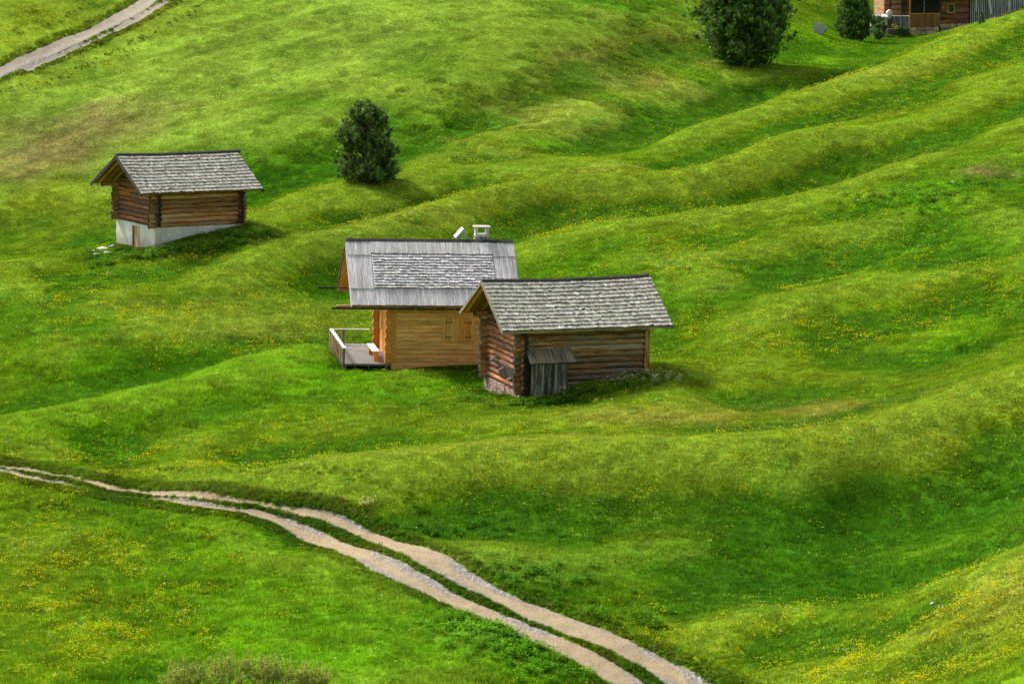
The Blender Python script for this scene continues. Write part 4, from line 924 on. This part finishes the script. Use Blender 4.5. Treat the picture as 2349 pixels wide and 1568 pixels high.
def scatter(name, P, eul, scl, vi, tnt, collection, **kw):
    me = bpy.data.meshes.new(name); me.vertices.add(len(P)); me.vertices.foreach_set('co', P.astype(np.float32).ravel())
    for nm, ty, ar in (('rot','FLOAT_VECTOR',eul),('scl','FLOAT_VECTOR',scl),('tint','FLOAT_VECTOR',tnt)):
        a = me.attributes.new(nm, ty, 'POINT'); a.data.foreach_set('vector', ar.astype(np.float32).ravel())
    a = me.attributes.new('vi', 'INT', 'POINT'); a.data.foreach_set('value', vi.astype(np.int32)); me.update()
    o = bpy.data.objects.new(name, me); C.objects.link(o)
    ng = bpy.data.node_groups.new(name+'_scatter', 'GeometryNodeTree'); ng.interface.new_socket('Geometry', in_out='INPUT', socket_type='NodeSocketGeometry'); ng.interface.new_socket('Geometry', in_out='OUTPUT', socket_type='NodeSocketGeometry')
    gi = ng.nodes.new('NodeGroupInput'); go = ng.nodes.new('NodeGroupOutput'); ip = ng.nodes.new('GeometryNodeInstanceOnPoints'); ci = ng.nodes.new('GeometryNodeCollectionInfo')
    ci.inputs['Collection'].default_value = collection; ci.inputs['Separate Children'].default_value = True; ci.inputs['Reset Children'].default_value = True
    L = ng.links.new; L(gi.outputs[0], ip.inputs['Points']); L(ci.outputs[0], ip.inputs['Instance']); ip.inputs['Pick Instance'].default_value = True
    for nm, ty, sk in (('rot','FLOAT_VECTOR','Rotation'),('scl','FLOAT_VECTOR','Scale'),('vi','INT','Instance Index')):
        na = ng.nodes.new('GeometryNodeInputNamedAttribute'); na.data_type = ty; na.inputs[0].default_value = nm; L(na.outputs[0], ip.inputs[sk])
    L(ip.outputs[0], go.inputs[0]); md = o.modifiers.new('scatter', 'NODES'); md.node_group = ng
    for k, v in kw.items(): o[k] = v
    return o
# prototypes: short turf, meadow grass, lush long grass, herbs
PR = []
for i in range(4): PR.append(proto('a%02d_turf' % i, *blades(90, .33, .03, .075, .022, 2.6), M['blade']))
for i in range(4): PR.append(proto('b%02d_meadow' % i, *join(blades(85, .33, .06, .14, .021, 2.0), leaves(10, .3, .02, .06, .06)), M['blade']))
for i in range(4): PR.append(proto('c%02d_lush' % i, *join(blades(85, .32, .12, .27, .024, 1.1), leaves(10, .3, .04, .12, .08)), M['blade']))
for i in range(3): PR.append(proto('d%02d_herbs' % i, *leaves(90, .30, .02, .10, .08), M['blade']))
PC = coll('grass_kinds', PR)
def normals(x, y, e=.25):
    gx = (hgt(x+e, y)-hgt(x-e, y))/(2*e); gy = (hgt(x, y+e)-hgt(x, y-e))/(2*e); return gx, gy
def eulers(x, y, k=1.):
    gx, gy = normals(x, y); n = len(x); sp = rng.random(n)*2*math.pi
    # tilt with the slope, then spin about the own axis:  R = Rx(a) Ry(b) Rz(s)
    nz = 1/np.sqrt(1+gx**2+gy**2); nx = -gx*nz*k; ny = -gy*nz*k; nz = np.sqrt(np.clip(1-nx*nx-ny*ny, .1, 1))
    b = np.arcsin(np.clip(nx,-1,1)); a = np.arctan2(-ny, nz)
    ca, sa, cb_, sb_, cs, ss = np.cos(a), np.sin(a), np.cos(b), np.sin(b), np.cos(sp), np.sin(sp)
    R = np.empty((n,3,3)); R[:,0,0]=cb_*cs; R[:,0,1]=-cb_*ss; R[:,0,2]=sb_; R[:,1,0]=ca*ss+sa*sb_*cs; R[:,1,1]=ca*cs-sa*sb_*ss; R[:,1,2]=-sa*cb_
    R[:,2,0]=sa*ss-ca*sb_*cs; R[:,2,1]=sa*cs+ca*sb_*ss; R[:,2,2]=ca*cb_
    return np.stack([np.arctan2(R[:,2,1],R[:,2,2]), -np.arcsin(np.clip(R[:,2,0],-1,1)), np.arctan2(R[:,1,0],R[:,0,0])],1)
def blocked(x, y, pad=0.):
    z = hgt(x, y); m = np.zeros(len(x), bool)
    for inv, x0, x1, y0, y1 in FOOT:
        lx = inv[0,0]*x+inv[0,1]*y+inv[0,2]*z+inv[0,3]; ly = inv[1,0]*x+inv[1,1]*y+inv[1,2]*z+inv[1,3]
        m |= (lx > x0-pad) & (lx < x1+pad) & (ly > y0-pad) & (ly < y1+pad)
    return m
ya, yb = 138., 350.; xs=[]; ys=[]
y = ya
while y < yb:
    s = .40 if y < 210 else (.46 if y < 270 else .56); hw = y*math.tan(rad(7.0))+9
    x = np.arange(-hw, hw, s); xs.append(x+rng.uniform(-.5,.5,len(x))*s); ys.append(np.full(len(x), y)+rng.uniform(-.5,.5,len(x))*s); y += s
gx_ = np.concatenate(xs); gy_ = np.concatenate(ys)
keep = (rut_dist(gx_, gy_) > .24) & ~blocked(gx_, gy_, .12); gx_, gy_ = gx_[keep], gy_[keep]
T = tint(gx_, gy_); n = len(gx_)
# which kind grows where: follows the tint (mown / lush) and noise
def near(colr):
    w = np.zeros(n)
    for zx, zy, rx, ry, c, a in ZN:
        if np.allclose(c, colr): w = np.maximum(w, a*np.exp(-((gx_-zx)/rx)**2-((gy_-zy)/ry)**2))
    return w
wm, wl, wd = near(MOWN), near(LUSH), near(DEEP)
nz_ = fbm(gx_/1.3, gy_/1.6, 121, 3); nh = fbm(gx_/.6, gy_/.7, 131, 2)
vi = 4+rng.integers(0,4,n)
vi = np.where((wm*1.2 > .45+.5*(nz_-.5)), rng.integers(0,4,n), vi)
vi = np.where((wl+wd*.6)*1.1 > .55+1.2*(nz_-.5), 8+rng.integers(0,4,n), vi)
hb = (nh > .80) & (nz_ < .5); vi = np.where(hb & (wm < .4), 12+rng.integers(0,3,n), vi)
hz = (.5+.55*nz_)*rng.uniform(.75,1.25,n); hz = hz*np.where(rng.random(n) < .05, 1.6, 1.)
scl = np.stack([rng.uniform(.9,1.3,n), rng.uniform(.9,1.3,n), hz],1); far = np.where(gy_ > 270, 1.3, np.where(gy_ > 210, 1.12, 1.)); scl[:,:2] *= far[:,None]
T = T*rng.uniform(.78,1.22,(n,1)); T = np.where((vi >= 12)[:,None], T*np.array([.75,.95,.8]), T)
P = np.stack([gx_, gy_, hgt(gx_, gy_)-.01],1)
print('grass', n)
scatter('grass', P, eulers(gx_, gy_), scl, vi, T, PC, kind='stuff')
# verge tufts: along the track edges, in its middle strip and against the walls
PV = [proto('e%02d_tuft' % i, *blades(34, .10, .06, .20, .016, 1.0), M['blade']) for i in range(4)] + [proto('f%02d_tuft' % i, *join(leaves(22, .12, .0, .12, .07), blades(10,.1,.05,.15,.015,1.)), M['blade']) for i in range(2)]
PVC = coll('verge_kinds', PV)
x = []; y = []
for k, (p, w, nm) in enumerate(ruts):
    m_ = 90 if nm in 'ab' else 36
    q = np.repeat(p, m_, 0)+rng.normal(0, 1.1 if nm in 'ab' else 1.3, (len(p)*m_, 2)); x.append(q[:,0]); y.append(q[:,1])
for inv, x0, x1, y0, y1 in FOOT:
    m4 = np.linalg.inv(inv); N_ = 5200; t = rng.random(N_); sd = rng.integers(0,4,N_); e = abs(rng.normal(0,.22,N_))
    lx = np.where(sd==0, x0-e, np.where(sd==1, x1+e, x0+(x1-x0)*t)); ly = np.where(sd==2, y0-e, np.where(sd==3, y1+e, y0+(y1-y0)*t))
    x.append(m4[0,0]*lx+m4[0,1]*ly+m4[0,3]); y.append(m4[1,0]*lx+m4[1,1]*ly+m4[1,3])
x = np.concatenate(x); y = np.concatenate(y); d = rut_dist(x, y)
ok = ((d > -.02+.10*rng.random(len(x))) | ((d > -.10) & (rng.random(len(x)) < .55) & (fbm(x*1.5,y*1.5,3,2) > .45))) & (d < .7) | ((d > 2) & ~blocked(x, y, -.02)); x, y = x[ok], y[ok]; n2 = len(x)
print('verge', n2)
d = rut_dist(x, y); near_r = d < 1
hs = np.where(near_r, .55+.9*fbm(x/1.1, y/1.1, 55, 2)*np.clip(d/.35+.2,.2,1.0)*.8, .5+.9*fbm(x/1.1, y/1.1, 56, 2))
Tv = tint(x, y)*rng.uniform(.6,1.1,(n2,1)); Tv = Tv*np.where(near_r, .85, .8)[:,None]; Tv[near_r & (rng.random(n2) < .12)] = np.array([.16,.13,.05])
scatter('verge_grass', np.stack([x,y,hgt(x,y)-.01],1), eulers(x,y), np.stack([rng.uniform(.8,1.2,n2), rng.uniform(.8,1.2,n2), hs],1), rng.integers(0,6,n2), Tv, PVC, kind='stuff')
# flowers
def flower(name, r, mat, h, n=1):
    V=[];Fc=[];R=[];c=0
    for q in range(n):
        ox, oy = (rng.normal(0,.10,2) if n > 1 else (0,0)); hh = h*rng.uniform(.8,1.15); k=6; tl = rng.normal(0,.35,2)
        ring = np.array([[ox+r*math.cos(i*2*math.pi/k), oy+r*math.sin(i*2*math.pi/k), hh+r*(tl[0]*math.cos(i*2*math.pi/k)+tl[1]*math.sin(i*2*math.pi/k))] for i in range(k)])
        v = np.concatenate([ring, [[ox,oy,hh+r*.55]], [[ox,oy,hh-r*.5]]]); V.append(v)
        for i in range(k): Fc += [(c+i, c+(i+1)%k, c+k), (c+(i+1)%k, c+i, c+k+1)]
        c += k+2; R.append(np.full(k+2, rng.random()))
    return proto(name, np.concatenate(V), np.array(Fc), np.concatenate(R), mat)
M['yellow'] = leaf_mat('yellow_petal', .12, use_tint=False, col=(.90,.78,.012), var=.1, gloss=.0); M['white'] = leaf_mat('white_petal', .3, use_tint=False, col=(.75,.74,.66), var=.15)
FR = [flower('g%02d' % i, .028, M['yellow'], .20, 1) for i in range(2)]+[flower('h%02d' % i, .022, M['yellow'], .19, 3) for i in range(3)]+[flower('i00', .04, M['white'], .24, 1)]
FCl = coll('flower_kinds', FR)
FZ = [ # px,py,rx,ry,amount  : drifts of yellow
 (1400,500,12,8,1.),(1250,480,6,6,1.1),(1700,560,8,6,.55),(1500,620,9,6,.7),(1700,700,9,5,.6),(1900,620,9,6,.6),(2100,640,8,5,.5),(2250,620,6,5,.5),(1850,370,7,3,1.1),(2000,330,7,4,.5),(2100,260,7,6,.5),
 (2200,140,7,8,1.),(2300,90,6,7,1.3),(2100,200,5,5,.8),(2000,480,7,5,.4),(2280,470,5,5,.25),(1800,780,9,3,1.),(1650,800,6,3,1.),(2000,740,9,4,.9),(2200,700,7,4,.8),(1550,850,4,3,.8),
 (300,740,9,5,1.),(150,700,6,5,1.),(400,760,6,4,.9),(500,700,5,5,.5),(50,650,6,5,1.),(650,780,6,4,.6),(600,640,4,4,.3),(700,620,6,5,.4),
 (400,590,7,3,.8),(650,560,6,4,.5),(900,500,7,4,.6),(700,500,7,4,.7),(1050,440,8,4,.6),(800,440,6,3,.8),(1200,370,6,3,.9),
 (1450,160,6,5,1.),(1250,260,5,5,.7),(1550,60,5,6,.9),(1500,20,4,5,.6),(1150,330,4,4,.7),(1550,120,5,4,.6),(1500,300,7,3,.5),(1750,240,6,3,.6),(1600,290,7,2,.7),(1980,170,5,3,.9),(1880,95,4,4,1.),(1900,250,5,3,.6),
 (200,40,8,12,1.4),(60,80,5,9,1.4),(200,190,5,3,.7),(130,230,7,6,.5),(350,20,3,9,.8),
 (250,1040,9,3,1.),(450,1060,6,3,1.1),(350,1090,6,2,1.2),(150,1060,5,3,.8),(700,1020,8,4,.5),(1000,900,7,3,.6),(600,960,7,3,.35),(1000,850,5,2,.8),
 (1100,1070,8,3,.7),(1500,1050,8,3,.55),(1700,1130,7,3,.4),(1900,1000,9,4,.4),(2200,980,7,4,.6),(2300,960,4,3,.8),(1400,900,6,3,.6),(1500,960,8,3,.35),
 (100,1350,7,6,1.6),(60,1480,6,5,1.5),(200,1430,5,5,1.3),(150,1270,5,4,.8),(50,1250,4,4,.9),(300,1500,5,4,.5),(250,1180,6,3,.4),
 (1700,1430,6,2.5,1.3),(2150,1500,9,6,1.2),(2300,1440,6,7,1.3),(2000,1530,7,4,1.),(1850,1450,6,3,.8),(2200,1370,6,3,1.),(2320,1540,5,5,1.8),(1900,1390,5,2,.5)]
fz = [(*cast(a,b)[:2], rx, ry, k) for a,b,rx,ry,k in FZ]
N_ = 640000; y = rng.uniform(140, 325, N_); hw = y*math.tan(rad(7))+5; x = rng.uniform(-1,1,N_)*hw
dn = np.full(N_, .022)
for zx,zy,rx,ry,k in fz: dn += .21*k*np.exp(-((x-zx)/rx)**2-((y-zy)/ry)**2)
cl = sstep(.45,.72, fbm(x/1.4, y/1.6, 141, 3))*1.5*(0.25+1.2*sstep(.4,.7,fbm(x/.35,y/.4,145,2))); dn = dn*(.10+cl)
ok = (rng.random(N_) < dn) & (rut_dist(x, y) > .3) & ~blocked(x, y, .1); x, y = x[ok], y[ok]; n3 = len(x); print('flowers', n3)
fvi = np.where(rng.random(n3) < .55, rng.integers(0,2,n3), 2+rng.integers(0,3,n3)); fvi = np.where(rng.random(n3) < .04, 5, fvi)
s_ = rng.uniform(.7,1.2,n3)
scatter('meadow_flowers', np.stack([x,y,hgt(x,y)-.01],1), eulers(x,y,.3), np.stack([s_,s_,rng.uniform(.8,1.25,n3)],1), fvi, np.ones((n3,3)), FCl, kind='stuff')

# ------------------------------------------------------------------ conifers: shoots set with needles
M['needle'] = leaf_mat('pine_needle', .12, .5, False, (.115,.20,.034), .95, gloss=.05)
M['needle_lt'] = leaf_mat('green_needle', .12, .5, False, (.115,.225,.034), .95, gloss=.05)
M['bark'] = wood('bark', ((.05,.04,.03),(.14,.11,.08),(.24,.20,.16)), None, 0, .9, bri=.3)
def shoots(P, D, size, nn, width, rb):
    """P tips bases (n,3), D unit directions, each a shoot with nn needles"""
    n = len(P); u = rng.normal(size=(n,nn,3)); Dn = D[:,None,:]; u = u-(u*Dn).sum(-1,keepdims=True)*Dn; u /= np.linalg.norm(u,axis=-1,keepdims=True)+1e-9
    t = rng.random((n,nn,1)); sz = size[:,None,None]
    b = P[:,None,:]+Dn*sz*t*.9; nd_ = u*1.0+Dn*(.35+.6*t); tip = b+nd_*sz*.50*rng.uniform(.7,1.2,(n,nn,1))*(1-.25*t)
    w = np.cross(nd_, rng.normal(size=(n,nn,3))); w /= np.linalg.norm(w,axis=-1,keepdims=True)+1e-9; w = w*width*sz
    V = np.stack([b-w, b+w, tip],2).reshape(-1,3); Fc = np.arange(n*nn*3).reshape(-1,3)
    R = np.repeat(np.clip(rb[:,None]+.45*(t[...,0]-.45)+rng.normal(0,.10,(n,nn)),0,1).ravel(), 3); return V, Fc, R
def pine(name, label, cat, base, H, Wd, prof, n, sz, mat, lean=(0,0), seed=1, nn=26, group=None, lump=.45, fill=.25):
    root = thing(name, label, cat, base, 0, 0, group)
    tr = MB(); tr.log((0,0,-.4), (lean[0]*.9, lean[1]*.9, H*.92), Wd*.045+.02, 9, .01, taper=.85); 
    t = rng.random(n*3); pr = np.interp(t, [p[0] for p in prof], [p[1] for p in prof]); k = rng.random(n*3) < pr/pr.max(); t = t[k][:n]; n = len(t); pr = np.interp(t, [p[0] for p in prof], [p[1] for p in prof])
    a = rng.random(n)*2*math.pi
    lm = vnoise(np.cos(a)*1.9+seed*7.7+t*1.2, np.sin(a)*1.9+t*H*1.05, seed)+.5*vnoise(np.cos(a)*4.2+seed*3+t*3, np.sin(a)*4.2+t*H*2.2, seed+5)
    # gather the shoots into boughs
    nb = max(10, n//17); bi = rng.integers(0, nb, n); ta = t[:nb][bi]; aa = a[:nb][bi]; k_ = rng.random(n) < .82
    ta = ta*1.03-.03; t = np.where(k_, np.clip(ta+rng.normal(0, .42/H*.42, n), 0, 1), t); a = np.where(k_, aa+rng.normal(0, .30/Wd, n), a); pr = np.interp(t, [p[0] for p in prof], [p[1] for p in prof])
    bo_ = np.where(rng.random(nb) < .12, rng.uniform(1.12,1.3,nb), rng.uniform(.62, 1.1, nb))[bi]; pr = pr*np.where(k_, bo_, .8)
    rr = pr*Wd/2*(1-lump*.4+lump*.7*(lm-.6)); inner = rng.random(n) < fill; f = np.where(inner, rng.uniform(.25,.85,n), 1-abs(rng.normal(0,.11,n))+.10*(rng.random(n)<.12)); rr = rr*f
    P = np.stack([rr*np.cos(a)+lean[0]*t, rr*np.sin(a)+lean[1]*t, t*H],1)
    D = np.stack([np.cos(a)*.55, np.sin(a)*.55, .85+.3*t],1)+rng.normal(0,.28,(n,3)); D /= np.linalg.norm(D,axis=1)[:,None]
    s = sz*rng.uniform(.7,1.35,n); rb = np.clip(rng.normal(.30,.20,n)+.25*(f>.9)*rng.random(n),0,1)  # outer shoots paler than inner ones: crown shading put into the colour
    V, Fc, R = shoots(P, D, s, nn, .075, rb)
    for i in rng.choice(n, min(n, 70), replace=False):
        q = P[i]+D[i]*s[i]*.4; z0_ = max(.1, q[2]-np.hypot(q[0],q[1])*.6); c0_ = vec(lean[0]*z0_/H, lean[1]*z0_/H, z0_); mid = (c0_+q)/2-vec(0,0,.08*np.linalg.norm(q-c0_))
        tr.log(c0_, mid, .012*Wd/3+.005, 5, 0, taper=.3, caps=False); tr.log(mid, q, .008*Wd/3+.004, 5, 0, taper=.5, caps=False)
    tr.build('trunk', M['bark'], root)
    o = proto('crown', V, Fc, R, mat); C.objects.link(o); o.parent = root; return root
def cast_at(px, py):
    x, y, z = cast(px, py); return (x, y, z-.05)
def ground_at(px, py, Y):
    x, y, z = at(px, py, Y); return (float(x), float(y), float(hgt(x, y))-.05)
pine('pine_tree', 'bushy stone pine with bronze tips standing alone behind the ridge, upper centre', 'pine tree', cast_at(848,416), 4.6, 3.35,
     [(0,1.02),(.08,1.1),(.2,1.04),(.4,.98),(.6,.94),(.75,.84),(.86,.66),(.94,.42),(1,.22)], 2000, .36, M['needle'], (-.25,0), 3)
pine('pine_tree', 'largest dark conifer, its top cut off by the upper edge', 'pine tree', cast_at(1708,146), 8.6, 6.9,
     [(0,.48),(.05,.62),(.12,.78),(.25,.95),(.4,1.),(.6,.95),(.8,.7),(.93,.4),(1,.1)], 5200, .42, M['needle_lt'], (-.15,0), 11, lump=.65, fill=.35)
pine('pine_tree', 'round dark conifer bush between the grey disc and the stone pillar wall', 'pine tree', ground_at(1957,102,314), 4.0, 2.65,
     [(0,.6),(.08,.85),(.25,1.),(.45,1.),(.65,.85),(.82,.6),(.94,.3),(1,.1)], 1700, .33, M['needle_lt'], (0,0), 23)
pine('pine_tree', 'small young conifer in front of the stone pillar wall', 'pine tree', ground_at(2017,97,320), 2.2, 1.0,
     [(0,.7),(.2,1.),(.5,.85),(.8,.5),(1,.1)], 330, .22, M['needle_lt'], (0,0), 31)
pine('pine_tree', 'tiny young conifer on the crest beside the striped shed', 'pine tree', ground_at(2250,62,300), 1.3, .75,
     [(0,.8),(.3,1.),(.6,.7),(1,.1)], 150, .2, M['needle'], (0,0), 37)
def bush(name, label, base, H, Wd, n, leafs, mat, sz, twigs=18, cat='shrub', group=None, dens=1.):
    root = thing(name, label, cat, base, 0, 0, group); tr = MB(); tips=[]
    for i in range(twigs):
        a = random.random()*2*math.pi; r = Wd/2*random.uniform(.2,.95); q = vec(r*math.cos(a), r*math.sin(a), H*random.uniform(.6,1.)*(1-.35*(r/Wd*2)**2)); b0 = vec(r*.15*math.cos(a), r*.15*math.sin(a), -.1); mid = (b0*.5+q*.5)+vec(0,0,.1*H)
        tr.log(b0, mid, .02, 5, .01, taper=.3, caps=False); tr.log(mid, q, .012, 5, .01, taper=.5, caps=False); tips.append((mid,q))
        for k in range(4):
            f = random.random(); s0 = mid*(1-f)+q*f; e0 = s0+vec(*rng.normal(0,.16*Wd/2,3))+vec(0,0,.12*H); tr.log(s0, e0, .007, 4, 0, taper=.5, caps=False); tips.append((s0,e0))
    tr.build('stems', M['bark'], root)
    k = rng.integers(0, len(tips), n); f = rng.random((n,1))**.6; A0 = np.array([tips[i][0] for i in k]); B0 = np.array([tips[i][1] for i in k]); c = A0*(1-f)+B0*f+rng.normal(0,.05,(n,3))
    u = rng.normal(size=(n,3)); u /= np.linalg.norm(u,axis=1)[:,None]; w = np.cross(u, rng.normal(size=(n,3))); w /= np.linalg.norm(w,axis=1)[:,None]; s = sz*rng.uniform(.6,1.3,(n,1))
    V = np.stack([c, c+u*s*.5+w*s*.35, c+u*s, c+u*s*.5-w*s*.35],1).reshape(-1,3); i = (np.arange(n)*4)[:,None]; Fc = np.concatenate([i+np.array([0,1,2]), i+np.array([0,2,3])])
    o = proto('foliage', V, Fc, np.repeat(rng.random(n),4), mat); C.objects.link(o); o.parent = root; return root
M['leaf_ye'] = leaf_mat('spring_leaf', .4, .5, False, (.26,.32,.05), .4); M['leaf_dk'] = leaf_mat('bush_leaf', .3, .5, False, (.04,.085,.018), .6); M['leaf_lt'] = leaf_mat('herb_leaf', .45, .5, False, (.12,.30,.015), .4, gloss=.01)
M['leaf_pale'] = leaf_mat('pale_bloom', .4, .5, False, (.50,.52,.26), .35)
for (px, top, w_, lb) in ((420,1520,2.2,'leftmost budding yellow-green shrub poking up from the bottom edge'),(520,1500,2.4,'tallest twiggy budding shrub at the bottom edge, second from the left'),(615,1512,2.4,'yellow-green budding shrub at the bottom edge, third from the left'),(710,1530,2.0,'lowest budding shrub at the bottom edge, nearest to the track')):
    top -= 12; Y = 148.5; x, y, zt = at(px, top, Y); g = float(hgt(x, y)); bush('shrub', lb, (float(x), float(y), g-.05), max(.7, float(zt)-g+.05), w_, 3600, None, M['leaf_ye'], .075, 26, group='budding shrubs along the bottom edge')
bush('shrub', 'low dark bush at the foot of the grey plank fence', ground_at(2066,78,326.2), .95, 1.7, 1500, None, M['leaf_dk'], .09, 16)
bush('flowering_plant', 'yellow flowering stems growing before the grey plank fence', ground_at(2050,80,326), 1.35, .5, 60, None, M['yellow'], .08, 8, 'plant')
bush('tall_herb', 'pale green flowering herb on its own in the hollow above the track', ground_at(838,1083,172), .35, .9, 220, None, M['leaf_pale'], .08, 8, 'plant')
# pale blooming herbs beside the front barn: too many to count
PH = [proto('j%02d' % i, *leaves(46, .16, .05, .36, .085), M['leaf_pale']) for i in range(2)]+[proto('k%02d' % i, *leaves(75, .20, .0, .26, .08), M['blade']) for i in range(3)]
PHC = coll('herb_kinds', PH)
x=[];y=[];v=[]
for px,py,rx,ry,k,pale in ((1400,880,2.6,.9,150,.33),(1455,868,1.2,.6,60,.35),(1330,900,1.6,.6,80,.15),(1260,925,2.,.6,50,.0),(1140,915,1.8,.6,40,.0),(2110,455,2.4,2.2,190,.0),(1120,1440,2.5,1.2,130,0),(1200,1475,2.5,1.2,130,0),(1300,1530,3,1.4,130,0),(1000,1225,3,.9,70,0),(1150,1320,3,.9,90,0),(1330,1415,3,.9,90,0),(240,590,2,2,50,0),(360,585,2,.5,60,0),(450,570,3,.6,80,0),(540,540,2,.5,50,0)):
    cx0, cy0, _ = cast(px,py); x.append(rng.normal(cx0,rx/1.6,k)); y.append(rng.normal(cy0,ry/1.2,k)); v.append(np.where(rng.random(k) < pale, rng.integers(0,2,k), 2+rng.integers(0,3,k)))
x=np.concatenate(x);y=np.concatenate(y);v=np.concatenate(v); ok = (rut_dist(x,y) > .25) & ~blocked(x,y,.1); x,y,v = x[ok],y[ok],v[ok]; k=len(x); s_=rng.uniform(.7,1.3,k)
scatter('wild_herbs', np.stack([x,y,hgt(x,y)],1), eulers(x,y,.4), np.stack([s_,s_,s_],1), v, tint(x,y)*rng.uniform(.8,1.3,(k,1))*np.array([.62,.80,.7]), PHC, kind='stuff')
# stones
def stone(label, px, py, r, sq, mat, seed, sink=.3, group=None):
    xx, yy, zz = cast(px, py); o = blob('stone', r, mat, seed, sq); o.location = (xx, yy, zz+r*sq[2]*.25); o.rotation_euler = (0,0,seed); tag(o, label, 'stone', group)
stone('flat pale stone in the bare earth patch on the right hillside', 2185, 420, .12, (1.3,.8,.7), M['plaster'], 5)
stone('blue-grey stone half sunk in the grass of the bottom right knoll', 2139, 1387, .10, (1.2,.8,.9), M['disc'], 7)
for i,(px,py,lb) in enumerate(((236,572,'largest flat slab before the cellar door of the white-based barn'),(262,566,'flat slab nearest to the cellar door'),(222,584,'lowest flat slab in the stony hollow left of the white-based barn'),(248,580,'small flat slab in the middle of the stony hollow'),(212,577,'outermost flat slab at the left end of the stony hollow'))):
    stone(lb, px, py, .30-.03*i, (1.4,.9,.35), M['stone_pale'], 9+i, group='flat slabs by the left barn')
# ------------------------------------------------------------------ light, sky, camera
S = Vector((-.50,.52,.69)).normalized()
el = math.asin(S.z); az = math.atan2(S.x, S.y)
w = bpy.data.worlds.new("World"); bpy.context.scene.world = w; w.use_nodes = True; nt = w.node_tree
sky = nt.nodes.new('ShaderNodeTexSky'); sky.sky_type = 'NISHITA'; sky.sun_disc = False; sky.sun_elevation = el; sky.sun_rotation = az
sky.air_density = 1.0; sky.dust_density = 5; sky.ozone_density = .6
bg = nt.nodes['Background']; bg.inputs[1].default_value = .052; hs = nt.nodes.new('ShaderNodeHueSaturation'); hs.inputs['Saturation'].default_value = .45; nt.links.new(sky.outputs[0], hs.inputs['Color']); nt.links.new(hs.outputs[0], bg.inputs[0])
sl = bpy.data.lights.new('sun', 'SUN'); sl.energy = 1.5; sl.angle = rad(10); sl.color = (1., .93, .80)
so = bpy.data.objects.new('sun', sl); C.objects.link(so); so.rotation_euler = (-S).to_track_quat('-Z', 'Y').to_euler()
cam = bpy.data.cameras.new('camera'); cam.sensor_width = 36; cam.lens = 18/math.tan(rad(7)); cam.clip_end = 3000; cam.clip_start = 1
co = bpy.data.objects.new('camera', cam); C.objects.link(co); co.location = (0,0,CAMZ); co.rotation_euler = (rad(90)-PITCH, 0, 0)
sc = bpy.context.scene; sc.camera = co
sc.view_settings.view_transform = 'Standard'; sc.view_settings.look = 'None'; sc.view_settings.exposure = 2.0; sc.view_settings.gamma = 1
